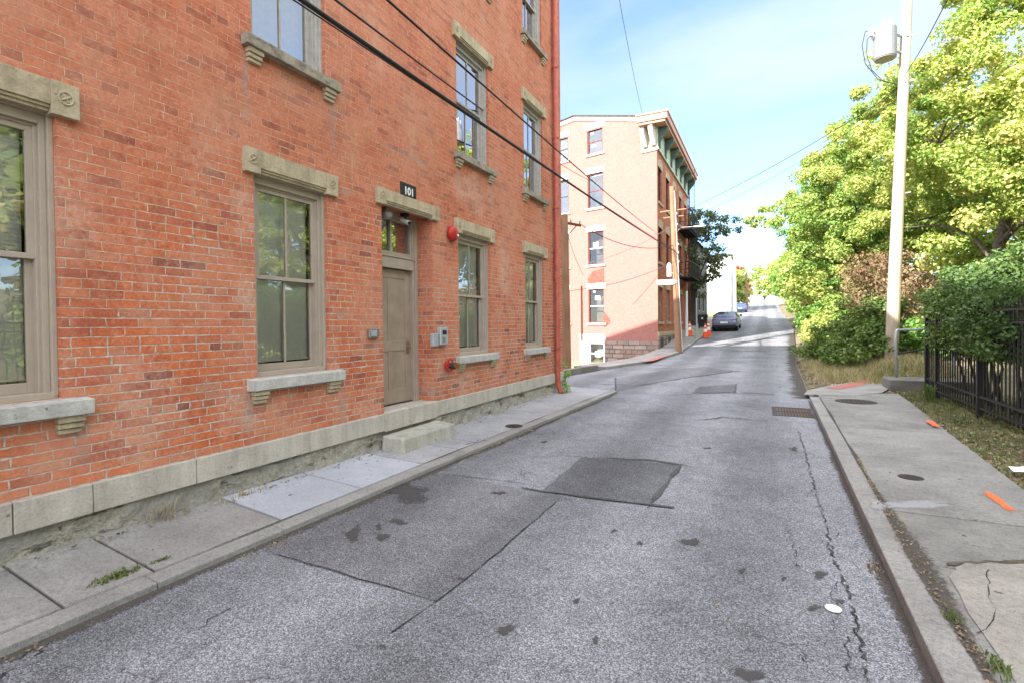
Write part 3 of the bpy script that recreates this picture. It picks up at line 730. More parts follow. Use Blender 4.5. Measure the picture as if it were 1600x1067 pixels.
ya, za = on_wall(703, 366)
al = thing('fire_alarm_bell', 'round red alarm bell on the brick beside the door lintel', 'alarm bell', (WX, ya, za-.12))
b = MB(); b.lathe([(.05, 0), (.05, .03)], (WX, ya, za), 'x', 16); b.box(WX, WX+.03, ya-.07, ya+.07, za-.07, za+.07); b.build('back_box', M['red'], al)
b = MB(); b.lathe([(.122, .03), (.128, .045), (.125, .075), (.105, .105), (.06, .122), (.02, .126)], (WX, ya, za), 'x', 28); b.build('gong', M['red'], al, smooth=True)
b = MB(); b.lathe([(.02, .11), (.02, .133), (.012, .135)], (WX, ya+.05, za-.03), 'x', 12); b.build('badge', M['white'], al)

yk, zk = on_wall(682, 524)
kp = thing('door_entry_keypad', 'grey intercom box with small dark screen beside the door', 'intercom', (WX, yk, zk-.12))
yk0, yk1 = on_wall(682.5, 525)[0], on_wall(694, 525)[0]; kz = on_wall(688, 525)[1]
b = MB(); b.box(WX, WX+.075, yk0, yk1, kz-.14, kz+.14); b.build('case', M['galv'], kp, bevel=.01)
b = MB(); b.box(WX+.074, WX+.078, yk0+.05, yk1-.04, kz+.02, kz+.09); b.build('screen', M['black'], kp)
b = MB()
for i in range(3):
    for j in range(3): b.box(WX+.074, WX+.08, yk0+.05+i*.028, yk0+.07+i*.028, kz-.1+j*.03, kz-.08+j*.03)
b.build('keypad', M['steel'], kp)
yb0, yb1 = on_wall(672, 531)[0], on_wall(680.5, 531)[0]; bz = on_wall(676, 531)[1]
jb = thing('junction_box', 'small pale grey box on brick, lower than the intercom', 'electrical box', (WX, yb0, bz-.1))
b = MB(); b.box(WX, WX+.06, yb0, yb1, bz-.1, bz+.1); b.build('case', M['galv'], jb, bevel=.008)
b = MB(); b.lathe([(.006, 0), (.006, .004)], (WX+.06, (yb0+yb1)/2, bz+.07), 'x', 8); b.lathe([(.006, 0), (.006, .004)], (WX+.06, (yb0+yb1)/2, bz-.07), 'x', 8); b.build('screw', M['steel'], jb)
yo0, yo1 = on_wall(573.5, 521)[0], on_wall(588.5, 521)[0]; oz = on_wall(581, 521)[1]
ob = thing('outdoor_outlet', 'grey metal socket box on brick between window and door', 'outlet', (WX, yo0, oz-.06))
b = MB(); b.box(WX, WX+.05, yo0, yo1, oz-.06, oz+.06); b.build('case', M['steel'], ob, bevel=.006)
b = MB(); b.box(WX+.05, WX+.062, yo0+.025, yo1-.06, oz-.04, oz+.04); b.build('cover', M['galv'], ob, bevel=.004)
yv, zv = on_wall(697, 570)
fv = thing('fire_hose_valve', 'red and brass hose valve sticking out low beside the door', 'valve', (WX, yv, zv-.1))
b = MB(); b.lathe([(.06, 0), (.06, .015), (.03, .03), (.03, .08)], (WX, yv, zv), 'x', 16)
pts = [(WX+.07, yv + .1*math.cos(t), zv + .1*math.sin(t)) for t in [2*math.pi*k/18 for k in range(19)]]
b.tube(pts, .012, 6, False)
for k in range(4):
    t = k*math.pi/2 + .4; b.tube([(WX+.07, yv, zv), (WX+.07, yv+.1*math.cos(t), zv+.1*math.sin(t))], .008, 6)
b.build('handwheel', M['red'], fv)
b = MB(); b.lathe([(.045, .05), (.055, .16), (.045, .17)], (WX, yv+.03, zv-.01), 'x', 18); b.build('valve_body', M['iron'], fv)
b = MB(); b.lathe([(.045, .17), (.052, .18), (.052, .225), (.03, .23)], (WX, yv+.03, zv-.01), 'x', 16); b.build('cap', M['brass'], fv)

# stone step on the pavement
sy0, sy1 = DOOR[0]-.12, DOOR[1]-.02
st_ = MB(); x0, x1 = WX+.035, WX+.42
vs = []
top = .30; xs = np.linspace(x0, x1, 6); yy = np.linspace(sy0, sy1, 16)
def stp(x, y, z):
    e = min(1, (x-x0)/(x1-x0))
    return (x + (.012*math.sin(y*9) - .07*(z > .2)*max(0, math.sin(y*2.1))**3*.3)*(e > .9), y + .05*(1-e)*(y < sy0+.05), z - (z > .2)*(.02*e + .012*math.sin(y*6)*e))
st_.hexa([(x0, sy0, 0), (x1-.02, sy0+.02, 0), (x1+.02, sy1, 0), (x0, sy1+.03, 0), (x0, sy0+.03, top), (x1-.05, sy0+.06, top-.015), (x1-.02, sy1-.02, top-.02), (x0, sy1, top)])
so = st_.build('stone_step', M['step'], None, org=(WX+.2, (sy0+sy1)/2, .05), bevel=.025)
tag(so, 'worn pale stone step on the pavement below the taupe door', 'step')

# downspout
yd = yz(864, 330)[0]
b = MB(); xd = WX + .09
b.tube([(xd, yd, EAVE-.3), (xd, yd, .42), (xd+.01, yd, .30), (xd+.06, yd+.01, .14), (xd+.10, yd+.015, .09)], .062, 14)
dp = b.build('downspout', M['redpipe'], bld, smooth=True)
b = MB()
for z in (1.2, 2.9, 4.6, 6.3, 8.0, 9.7):
    b.lathe([(.066, -.03), (.072, -.02), (.072, .02), (.066, .03)], (xd, yd, z), 'z', 14); b.box(WX, xd, yd-.02, yd+.02, z-.015, z+.015)
b.build('pipe_strap', M['redpipe'], dp)
# ------------------------------------------------------------------ ground, road, pavements
KL = [(-40, -3.70), (1.5, -3.68), (5, -3.64), (9, -3.55), (13, -3.45)]       # near left kerb line (gutter)
KL2 = [(16.0, -6.3), (17.6, -5.94), (19.6, -5.68), (22.7, -4.99), (25.2, -4.61), (29.2, -4.31), (32.2, -4.2), (37.5, -3.95), (60, -4.0), (88, -4.5), (124, -3.6), (200, -3.6)]
KR = [(-40, .72), (3, .73), (6, .77), (9, .82), (13.2, .88)]
RR = [(-40, .72), (3, .73), (13.2, .88), (18, 1.0), (24, 1.1), (43, 1.8), (79, 1.95), (124, 2.2), (200, 2.2)]
def ip(tab, y): return float(np.interp(y, [t[0] for t in tab], [t[1] for t in tab]))
def road_left(y):
    if y < 13: return ip(KL, y)
    if y < 13.3: return -3.45 - (y-13)/.3*2.9
    if y < 16: return -6.35
    return ip(KL2, y)
ysr = sorted(set(list(np.arange(-40, 13, .25)) + [12.999, 13.0, 13.1, 13.2, 13.3] + list(np.arange(13.5, 60, .25)) + list(np.arange(60, 201, 2.0))))
vs, fs = [], []; NX = 14
for y in ysr:
    a, b_ = road_left(y) - .02, ip(RR, y) + .02
    for k in range(NX+1):
        x = a + (b_-a)*k/NX
        und = .006*math.sin(x*2.1+y*.7) + .005*math.sin(y*1.9-x)
        vs.append((x, y, gz(y) + und*.6))
for i in range(len(ysr)-1):
    for k in range(NX):
        q = i*(NX+1)+k; fs.append((q, q+1, q+NX+2, q+NX+1))
o = np_mesh('road', vs, fs, M['asphalt'], smooth=True); tag(o, kind='structure')

# terrain sheet
def sm(a, b_, t): t = max(0, min(1, (t-a)/(b_-a))); return t*t*(3-2*t)
def tz(x, y):
    z = gz(y)
    lx, rx = road_left(y), ip(RR, y)
    if x > rx:
        d = x - rx
        off = -.15 + .2*sm(.0, .5, d) if y > 13.4 else -.15 + .2*sm(1.2, 1.6, d)
        off += .5*sm(1.3, 3.0, d)*sm(15.5, 19, y)
        off += .17*max(0, x - 5.2) if x < 30 else .17*24.8
        return z + off + .04*math.sin(x*1.7+y)*math.sin(y*1.3)*sm(1.5, 3, d)
    if x < lx:
        d = lx - x
        low = -1.35
        if y < 12.6: return min(z - .15, z - .15 + (low+.15)*sm(14, 18, d))
        if y < 30.5:
            near = -1.25*sm(.3, .7, d)
            slope = -min(1.6, .34*max(0, d-1.25))
            k = sm(19.5, 20.5, y)
            return z - .05 + (near*(1-k) + slope*k - .1*(d < 1.3)*k)*sm(12.6, 13.2, y)
        s = sm(30, 34, y)
        side = 1.0 + .0
        return z - .15*(1-sm(2.0, 2.6, d)) - min(1.6, .34*max(0, d-1.25))*(1-s)
    return z - .15
xs = np.concatenate([np.linspace(-160, -30, 14), np.arange(-28, -12, 2), np.arange(-12, 12, .4), np.arange(12, 40, 2), np.linspace(42, 220, 14)])
ysn = np.concatenate([np.linspace(-120, -32, 8), np.arange(-30, 2, 2), np.arange(2, 46, .5), np.arange(46, 150, 2.5), np.linspace(152, 420, 14)])
vs = [(x, y, tz(x, y)) for y in ysn for x in xs]; fs = []
nx = len(xs)
for j in range(len(ysn)-1):
    for i in range(nx-1):
        q = j*nx+i; fs.append((q, q+1, q+nx+1, q+nx))
o = np_mesh('ground', vs, fs, M['ground'], smooth=True); tag(o, kind='structure')

def strip(name, tab_in, tab_out, y0, y1, joints, mat, zoff, thick=.3, gap=.009, zin=0.0, jitter=.0, rise=None):
    """slabs between two x-tables, cut across at the joints"""
    b = MB(); cuts = [y0] + [j for j in joints if y0 < j < y1] + [y1]
    for a, c in zip(cuts[:-1], cuts[1:]):
        n = max(1, int((c-a)/.8)); dz = rnd.uniform(-jitter, jitter)
        for k in range(n):
            pass
        ysl = np.linspace(a + gap, c - gap, n+1); vs = []; fs = []
        for y in ysl:
            xi, xo = ip(tab_in, y), ip(tab_out, y); z = gz(y) + zoff + dz; zr_ = rise(y) if rise else 0
            vs += [(xi, y, z - thick), (xo, y, z - thick), (xo, y, z + zin), (xi, y, z + zr_)]
        for k in range(n):
            q = k*4
            fs += [(q+3, q+2, q+6, q+7), (q+1, q+5, q+6, q+2), (q+0, q+3, q+7, q+4)]
        fs += [(0, 1, 2, 3), (n*4+3, n*4+2, n*4+1, n*4)]
        b.add(vs, fs)
    o = b.build(name, mat, None, bevel=.008); tag(o, kind='structure'); return o
shift = lambda tab, d: [(y, x + d) for y, x in tab]
# near left pavement
wrise = lambda y: float(np.interp(y, [2, 5, 8, 12], [.10, .045, .02, .05]))
SW_IN = [(-40, WX-.04), (200, WX-.04)]
new0, new1 = gp(345, 790, .06)[1], gp(640, 722, .06)[1]
nm = gp(508, 753, .06)[1]
jl = [-6, -4.5, -3, -1.5, 0, gp(60, 930, .06)[1], gp(180, 870, .06)[1]]
KW = .155
strip('pavement', SW_IN, shift(KL, -KW-.012), -30, new0-.004, jl, M['walk'], .062, jitter=.003, rise=wrise)
strip('pavement', SW_IN, shift(KL, -KW-.006), new0, new1, [nm], M['walk_new'], .066, jitter=.001, rise=wrise)
jl2 = [gp(700, 700, .06)[1], gp(735, 690, .06)[1], gp(790, 668, .06)[1], gp(850, 645, .06)[1], gp(900, 632, .06)[1]]
strip('pavement', SW_IN, shift(KL, -KW-.006), new1+.004, 13.0, jl2, M['walk_mid'], .062, jitter=.004, rise=wrise)
strip('kerb', shift(KL, -KW), KL, -30, 13.05, [-9, -6, -3, 0, 2.0, gp(425, 822, .05)[1], 5.9, 8.0, 10.1, 11.9], M['kerb'], .064, zin=-.012, gap=.003, jitter=.002)
# pavement end beyond the brick corner, running down to the side
# right pavement
RW_OUT = [(-40, 2.1), (3, 2.15), (6.7, 2.27), (9, 2.4), (12, 2.6), (14.2, 2.75)]
jr = [-3, 0, 1.6, gp(1450, 880, .09)[1], gp(1400, 797, .09)[1], gp(1420, 711, .09)[1], gp(1360, 669, .09)[1], gp(1330, 623, .09)[1]]
strip('pavement', shift(KR, .19), RW_OUT, -30, 14.6, jr, M['walk_right'], .088, jitter=.003)
strip('kerb', KR, shift(KR, .182), -30, 13.4, [-2, 1.2, gp(1420, 905, .09)[1], 5.2, gp(1345, 711, .09)[1], 9.1, 11.2], M['kerb'], .09, gap=.003, jitter=.002)
# far pavement by the second building
W2IN = [(16.4, -7.5), (20, -7.0), (23, -6.3), (25.5, -5.85), (31, -5.75), (35, -6.0), (200, -6.2)]
strip('pavement', W2IN, shift(KL2, -.17), 19.8, 66, [22, 24, 26, 28, 30, 32, 34, 36, 38, 40, 44, 48, 52, 56, 60], M['walk'], .105, jitter=.003)
strip('kerb', shift(KL2, -.165), KL2, 19.8, 110, [23, 26, 29, 32, 35, 40, 45, 50], M['kerb'], .11, gap=.003)

# paved strip falling away beside the salmon building
vs, fs = [], []; gx = np.linspace(0, 1, 12); gyy = np.linspace(20.2, 31.6, 16)
for y in gyy:
    xe = ip(W2IN, y) + .02
    for t_ in gx:
        x = xe - 6.5*t_; vs.append((x, y, (gz(y) + .08 - min(1.6, .34*max(0, ip(KL2, y) - x - 1.25)))))
for i in range(15):
    for k in range(11): q = i*12+k; fs.append((q, q+12, q+13, q+1))
tag(np_mesh('side_path', vs, fs, M['walk']), kind='structure')
# low concrete wall at the edge of the sunken lot
b = MB(); pa = [(-6.62, 13.2), (-6.6, 15), (-6.5, 16.5), (-6.28, 18.5), (-6.02, 19.9)]
for (xa, ya), (xb, yb) in zip(pa[:-1], pa[1:]):
    z0, z1 = gz(ya), gz(yb)
    b.hexa([(xa-.22, ya, z0-1.3), (xa, ya, z0-.2), (xb, yb, z1-.2), (xb-.22, yb, z1-1.3), (xa-.22, ya, z0+.17), (xa, ya, z0+.17), (xb, yb, z1+.15), (xb-.22, yb, z1+.15)])
o = b.build('low_wall', M['lowwall'], None, org=(-6.4, 16.5, 0), bevel=.012)
tag(o, 'low grey concrete wall bordering the sunken lot past the brick corner', 'wall')

# ------------------------------------------------------------------ marks lying on the road and pavements (sheets a few mm up)
def surf(px, py, base=0.0): return gp(px, py, base)
def rz(x, y): return gz(y) + (.006*math.sin(x*2.1+y*.7) + .005*math.sin(y*1.9-x))*.6
def sheet(name, poly, mat, lift, base=0.0, sub=.35, kind='structure'):
    """fan-less patch: a gridded polygon following the road"""
    import bmesh
    bm = bmesh.new(); f = bm.faces.new([bm.verts.new((x, y, 0)) for x, y in poly])
    for ax in (0, 1):
        lo = min(p[ax] for p in poly); hi = max(p[ax] for p in poly); k = lo + sub
        while k < hi:
            co = [0, 0, 0]; no = [0, 0, 0]; co[ax] = k; no[ax] = 1
            bmesh.ops.bisect_plane(bm, geom=bm.verts[:]+bm.edges[:]+bm.faces[:], plane_co=co, plane_no=no); k += sub
    for v in bm.verts:
        v.co.z = (rz(v.co.x, v.co.y) if base == 0 else gz(v.co.y) + base) + lift
    bmesh.ops.recalc_face_normals(bm, faces=bm.faces)
    if sum(fc.normal.z for fc in bm.faces) < 0: bmesh.ops.reverse_faces(bm, faces=bm.faces)
    me = bpy.data.meshes.new(name); bm.to_mesh(me); bm.free(); me.materials.append(mat)
    o = bpy.data.objects.new(name, me); COL.objects.link(o); ROOTLOC[o.name] = (0,0,0)
    if kind: tag(o, kind=kind)
    return o
def pxpoly(pts, base=0.0): return [gp(x, y, base) for x, y in pts]
def jag(poly, n=5, amp=.03):
    out = []
    for (a, b_) in zip(poly, poly[1:]+poly[:1]):
        for k in range(n):
            t = k/n; out.append((a[0]+(b_[0]-a[0])*t + rnd.uniform(-amp, amp), a[1]+(b_[1]-a[1])*t + rnd.uniform(-amp, amp)))
    return out
def line_sheet(name, pts, w, mat, lift, base=0.0, wob=.0, sub=.15):
    """a narrow ribbon along ground points"""
    P = []
    for a, b_ in zip(pts[:-1], pts[1:]):
        L = math.dist(a, b_); n = max(1, int(L/sub))
        for k in range(n):
            t = k/n; P.append((a[0]+(b_[0]-a[0])*t, a[1]+(b_[1]-a[1])*t))
    P.append(pts[-1])
    P = [P[0]] + [(x+rnd.uniform(-wob, wob), y+rnd.uniform(-wob, wob)) for x, y in P[1:-1]] + [P[-1]]
    vs, fs = [], []
    for i, p in enumerate(P):
        q0, q1 = P[max(0, i-1)], P[min(len(P)-1, i+1)]
        dx, dy = q1[0]-q0[0], q1[1]-q0[1]; L = math.hypot(dx, dy) or 1
        nxx, nyy = -dy/L, dx/L; ww_ = w*rnd.uniform(.15, 1.25)/2
        for s in (-1, 1):
            x, y = p[0]+nxx*ww_*s, p[1]+nyy*ww_*s
            vs.append((x, y, (rz(x, y) if base == 0 else gz(y)+base) + lift))
    for i in range(len(P)-1):
        if name == 'road_crack' and (math.sin(i*.37+w*900)+math.sin(i*.91)) > 1.25: continue
        fs.append((2*i, 2*i+1, 2*i+3, 2*i+2))
    o = np_mesh(name, vs, fs, mat); 
    me = o.data
    import bmesh
    bm = bmesh.new(); bm.from_mesh(me); bmesh.ops.recalc_face_normals(bm, faces=bm.faces)
    if sum(fc.normal.z for fc in bm.faces) < 0: bmesh.ops.reverse_faces(bm, faces=bm.faces)
    bm.to_mesh(me); bm.free()
    return tag(o, kind='structure')
# big lower repair, to the kerb
lowp = pxpoly([(430, 866), (685, 940), (878, 774), (690, 741)])
lowp[3] = (lowp[3][0]-.05, lowp[3][1]); lowp[0] = (-3.6, lowp[0][1]+.0)
lowp = [lowp[0], lowp[1], lowp[2], lowp[3], (-3.56, lowp[3][1]+.1)]
sheet('road_patch', jag(lowp, 6, .012), M['asphalt_mid'], .004)
line_sheet('road_seam', pxpoly([(432, 868), (560, 905), (685, 941)]), .013, M['crack'], .008, wob=.012)
line_sheet('road_seam', pxpoly([(680, 941), (780, 862), (880, 774)]), .012, M['crack'], .008, wob=.010)
line_sheet('road_seam', pxpoly([(612, 988), (680, 941)]), .012, M['crack'], .006, wob=.012)
line_sheet('road_seam', pxpoly([(690, 741), (800, 752), (845, 760)]), .013, M['tar'], .008, wob=.01)
sheet('road_patch', jag(pxpoly([(909, 715), (985, 720), (1066, 728), (1012, 789), (930, 779), (848, 766)]), 5, .012), M['asphalt_dark'], .009)
line_sheet('road_seam', pxpoly([(815, 762), (930, 779), (1054, 794)]), .042, M['tar'], .013, wob=.012)
line_sheet('road_seam', pxpoly([(1012, 795), (1064, 728)]), .065, M['tar'], .014, wob=.016)
line_sheet('road_seam', pxpoly([(885, 713), (985, 719), (1020, 720), (1085, 731)]), .036, M['tar'], .013, wob=.015)
sheet('road_patch', jag(pxpoly([(1092, 604), (1152, 600), (1148, 613), (1083, 614)]), 5, .03), M['asphalt_dark'], .009)
line_sheet('road_seam', pxpoly([(1150, 600), (1148, 615)]), .05, M['tar'], .013, wob=.015)
line_sheet('road_seam', pxpoly([(1070, 616), (1150, 614), (1210, 616)]), .05, M['tar'], .013, wob=.03)
sheet('road_patch', jag(pxpoly([(960, 592), (1030, 580), (1100, 572), (1150, 580), (1060, 592), (1000, 602), (962, 612)]), 4, .05), M['asphalt_mid'], .006)
line_sheet('road_seam', pxpoly([(962, 590), (962, 613)]), .05, M['crack'], .01, wob=.015)
line_sheet('road_seam', pxpoly([(930, 600), (1000, 602), (1060, 592), (1155, 579)]), .07, M['tar'], .01, wob=.04)
line_sheet('road_seam', pxpoly([(1085, 657), (1130, 652), (1200, 658)]), .05, M['tar'], .008, wob=.05)
# long cracks on the right of the road
c1 = pxpoly([(1248, 672), (1256, 700), (1266, 740), (1273, 760), (1280, 785), (1290, 815), (1296, 845), (1302, 870), (1314, 900), (1325, 928), (1333, 955), (1340, 985), (1346, 1015), (1356, 1066)])
line_sheet('road_crack', c1, .016, M['crack'], .007, wob=.018, sub=.028)
for br in ([(1302, 868), (1285, 845), (1262, 838)], [(1325, 928), (1345, 932), (1372, 935)], [(1245, 882), (1240, 850), (1230, 820)], [(1245, 882), (1262, 890)], [(1245, 882), (1232, 894)],
           [(1314, 900), (1300, 925), (1310, 950), (1302, 985)], [(1296, 845), (1310, 832)], [(1340, 985), (1322, 1010), (1326, 1050)], [(1230, 990), (1250, 1010), (1262, 1045)], [(1273, 760), (1262, 775)]):
    line_sheet('road_crack', pxpoly(br), .008, M['crack'], .007, wob=.02, sub=.03)
line_sheet('road_crack', pxpoly([(0, 1060), (28, 1030), (40, 1022)]), .03, M['crack'], .007, wob=.012, sub=.05)
line_sheet('road_crack', pxpoly([(52, 1026), (84, 1008)]), .03, M['crack'], .007, wob=.012, sub=.05)
line_sheet('road_crack', pxpoly([(310, 985), (330, 968), (360, 952)]), .012, M['crack'], .007, wob=.02, sub=.05)
line_sheet('road_crack', [gp(1085, 543.5), gp(1120, 539), gp(1150, 535), (-.5, gp(1180, 531)[1]), gp(1215, 529)], .10, M['crack'], .012, wob=.05, sub=.3)
line_sheet('road_crack', pxpoly([(1050, 552), (1130, 549), (1200, 548)]), .07, M['tar'], .01, wob=.05, sub=.3)
# gutter dirt along both kerbs
def gutter(tab, side, y0, y1, w, mat, lift=.006):
    vs, fs, fd = [], [], []; ys_ = np.arange(y0, y1, .08)
    for y in ys_:
        x = ip(tab, y); wv = w*(1.2 + .9*abs(math.sin(y*2.7)*math.sin(y*.9+1)))
        for q, f_ in ((0, .1), (.5, .5), (1, 1.0)):
            X = x + side*(-.004 + wv*q); vs.append((X, y, rz(X, y)+lift)); fd.append(f_)
    for i in range(len(ys_)-1):
        for k in (0, 1):
            a_ = 3*i+k; f_ = (a_, a_+1, a_+4, a_+3); fs.append(f_ if side > 0 else f_[::-1])
    o = np_mesh('gutter_dirt', vs, fs, mat); at = o.data.attributes.new('fade', 'FLOAT', 'POINT'); at.data.foreach_set('value', fd)
    return tag(o, kind='structure')
gutter(KL, 1, -3, 12.9, .09, M['grit'])
gutter(KR, -1, -2, 13.2, .055, M['grit'])
gutter(RR, -1, 13.6, 40, .3, M['grit'], .008)
# stains and wet spots
def fade_rings(name, c, ring, mat, lift, base=0.0):
    vs, fs, fd = [], [], []; n = len(ring)
    hz = lambda x, y: (rz(x, y) if base == 0 else gz(y)+base) + lift
    vs.append((c[0], c[1], hz(*c))); fd.append(0.0)
    for q in (.35, .7, 1.0, 1.3):
        for (x, y) in ring:
            X, Y = c[0]+(x-c[0])*q, c[1]+(y-c[1])*q; vs.append((X, Y, hz(X, Y))); fd.append(q/1.3)
    me = bpy.data.meshes.new(name)
    for k in range(n): fs.append((0, 1+k, 1+(k+1) % n))
    for r_ in range(3):
        for k in range(n): a_ = 1+r_*n+k; b__ = 1+r_*n+(k+1) % n; fs.append((a_, a_+n, b__+n, b__))
    me.from_pydata(vs, [], fs); me.materials.append(mat)
    at = me.attributes.new('fade', 'FLOAT', 'POINT'); at.data.foreach_set('value', fd); me.update()
    if sum(p.normal.z for p in me.polygons) < 0: me.flip_normals()
    o = bpy.data.objects.new(name, me); COL.objects.link(o); ROOTLOC[o.name] = (0,0,0); return o
def blob(px, py, rx, ry, mat, lift=.007, base=0.0, n=26, amp=.5, seed=0, name='road_stain'):
    r_ = random.Random(seed + int(px*7+py)); c = gp(px, py, base); a = gp(px+rx, py, base); b_ = gp(px, py-ry, base)
    ph = [r_.uniform(0, 6.28) for _ in range(5)]; poly = []
    for k in range(n):
        t = 2*math.pi*k/n
        q = 1 + amp*(.5*math.sin(2*t+ph[0]) + .35*math.sin(3*t+ph[1]) + .3*math.sin(5*t+ph[2]))
        u, v = math.cos(t)*q, math.sin(t)*q
        poly.append((c[0] + (a[0]-c[0])*u + (b_[0]-c[0])*v, c[1] + (a[1]-c[1])*u + (b_[1]-c[1])*v))
    return tag(fade_rings(name, c, poly, mat, lift, base), kind='structure')
for s in ((638, 770, 38, 14, 'stain', .009), (552, 836, 11, 14, 'stain', .009), (622, 816, 15, 5, 'stain', .009), (592, 824, 6, 5, 'stain', .009), (598, 840, 16, 5, 'stain', .009),
          (1080, 848, 17, 7, 'stain', .007), (790, 984, 15, 8, 'stain', .007), (1282, 898, 14, 6, 'stain', .007), (1272, 950, 10, 5, 'stain', .007), (1314, 940, 8, 4, 'stain', .008), (1170, 1055, 30, 10, 'stain', .007), (900, 940, 8, 4, 'stain', .007),
          (930, 1001, 6, 6, 'stain', .007), (1160, 893, 7, 4, 'stain', .007), (1225, 905, 5, 3, 'stain', .007), (720, 905, 6, 3, 'stain', .009), (1240, 702, 8, 3, 'stain', .007), (780, 770, 12, 3, 'stain', .009),
          (1000, 850, 6, 3, 'stain', .007), (850, 690, 6, 2, 'stain', .007), (960, 830, 5, 3, 'stain', .007), (600, 1010, 6, 4, 'stain', .007), (1105, 700, 7, 2, 'stain', .007)):
    blob(s[0], s[1], s[2], s[3], M[s[4]], s[5])
# joints and cracks in the pavements
for pts, w in (([(700, 700), (742, 690), (755, 680)], .02), ([(640, 706), (655, 718), (652, 724)], .025), ([(760, 688), (700, 672)], .012)):
    line_sheet('pavement_crack', pxpoly(pts, .07), w, M['crack'], .004, base=.064, wob=.012, sub=.06)
def joint(tab, off, y0, y1, wf, base, mat='grit'):
    vs, fs, fd = [], [], []; ys_ = np.arange(y0, y1, .05)
    for y in ys_:
        x = ip(tab, y) + off; w0 = wf(y)*1.5
        for q, f_ in ((-.6, 1.0), (-.25, .35), (.0, .0), (.5, .45), (1.2, 1.0)):
            vs.append((x + w0*q, y, gz(y)+base+.004)); fd.append(f_)
    for k in range(len(ys_)-1):
        for j in range(4): a_ = 5*k+j; fs.append((a_, a_+1, a_+6, a_+5))
    o = np_mesh('pavement_joint', vs, fs, M[mat]); at = o.data.attributes.new('fade', 'FLOAT', 'POINT'); at.data.foreach_set('value', fd)
    return tag(o, kind='structure')
joint(KR, .186, -1, 13.2, lambda y: .012 + .055*max(0, 1-abs(y-4.6)/2.2) + .018*max(0, math.sin(y*1.9)), .09)
joint(KL, -KW-.006, -2, 13.0, lambda y: .004 + .012*max(0, math.sin(y*2.3+1))**2, .066)
sheet('pavement_patch', jag([(1.0, -2), (2.14, -2), (2.2, 5.0), (1.9, 4.87), (1.6, 4.72), (1.2, 4.5), (1.05, 4.2), (.98, 2.0)], 10, .012), M['walk_beige'], .003, base=.09)
line_sheet('pavement_crack', [(1.1, 4.42), (1.2, 4.51), (1.6, 4.73), (1.9, 4.88), (2.2, 5.01)], .05, M['joint_dirt'], .004, base=.09, wob=.02, sub=.06)
line_sheet('pavement_crack', pxpoly([(1545, 890), (1552, 930), (1545, 975), (1525, 990)], .09), .007, M['crack'], .004, base=.09, wob=.02, sub=.06)
blob(1428, 789, 62, 8, M['patchcem'], .006, .089, amp=.25, name='cement_smear'); blob(1372, 790, 14, 9, M['patchcem'], .006, .091, amp=.25, name='cement_smear')
sheet('pavement', pxpoly([(1256, 616), (1262, 609), (1300, 601), (1345, 594), (1392, 588.5), (1405, 592), (1400, 601), (1378, 613), (1330, 618)], .09), M['walk_right'], .006, base=.086)
sheet('pavement_patch', jag(pxpoly([(1290, 606), (1325, 599), (1362, 594), (1366, 597), (1335, 604), (1310, 608)], .09), 4, .012), M['redmark'], .009, base=.09)
sheet('pavement_patch', jag(pxpoly([(1004, 565), (1030, 557), (1044, 555), (1020, 563.5)], .11), 3, .015), M['redmark'], .005, base=.108)

def paint(label, pts, base, w, lift):
    P = pxpoly(pts, base); a, b_ = P; c = ((a[0]+b_[0])/2, (a[1]+b_[1])/2)
    dx, dy = b_[0]-a[0], b_[1]-a[1]; L = math.hypot(dx, dy); ring = []
    for k in range(28):
        t = 2*math.pi*k/28; ca, sa = math.cos(t), math.sin(t); u = math.copysign(abs(ca)**.45, ca)*L/2; v = math.copysign(abs(sa)**.7, sa)*w*.55*(1+.25*math.sin(u*30))
        ring.append((c[0]+dx/L*u-dy/L*v, c[1]+dy/L*u+dx/L*v))
    o = fade_rings('paint_mark', c, ring, M['spray'], lift, base)
    tag(o, label, 'paint mark', 'orange paint marks by the fence side pavement')
paint('long bright orange sprayed stripe on the wide pavement slab', [(1540, 767), (1583, 800)], .09, .075, .006)
paint('short orange paint dash on the dirt below the iron fence', [(1450, 658), (1464, 669)], .09, .10, .03)
paint('small orange dab on pavement in front of the concrete step', [(1380, 592), (1394, 596)], .09, .10, .012)

def disc(name, px, py, r, base, mat, label, cat, lift=.008):
    x, y = gp(px, py, base); b = MB(); z = gz(y)+base
    t = thing(name, label, cat, (x, y, z))
    b.lathe([(r*1.14, 0), (r*1.14, lift*.7), (r*1.03, lift*.7)], (x, y, z), 'z', 32); b.build('ring', M['iron'], t)
    b = MB(); b.lathe([(r, 0), (r, lift), (r*.8, lift+.002), (r*.3, lift+.002)], (x, y, z), 'z', 32)
    for k in range(-3, 4):
        for j in range(-3, 4):
            if math.hypot(k, j)*.24*r < r*.8: b.box(x+k*.24*r-.03*r*2, x+k*.24*r+.03*r*2, y+j*.24*r-.03*r*2, y+j*.24*r+.03*r*2, z+lift-.001, z+lift+.005)
    b.build('lid', M['iron'], t)
disc('manhole_cover', 1337, 627, .33, .088, M['iron'], 'large round iron manhole cover in the pavement near the storm drain', 'manhole cover')
disc('valve_cover', 1423, 745.5, .10, .088, M['rust'], 'small rusty round valve cover in the pavement slab', 'valve cover')
disc('meter_cover', 803, 665, .13, .066, M['iron'], 'small dark iron cover in the narrow pavement past the step', 'meter cover')
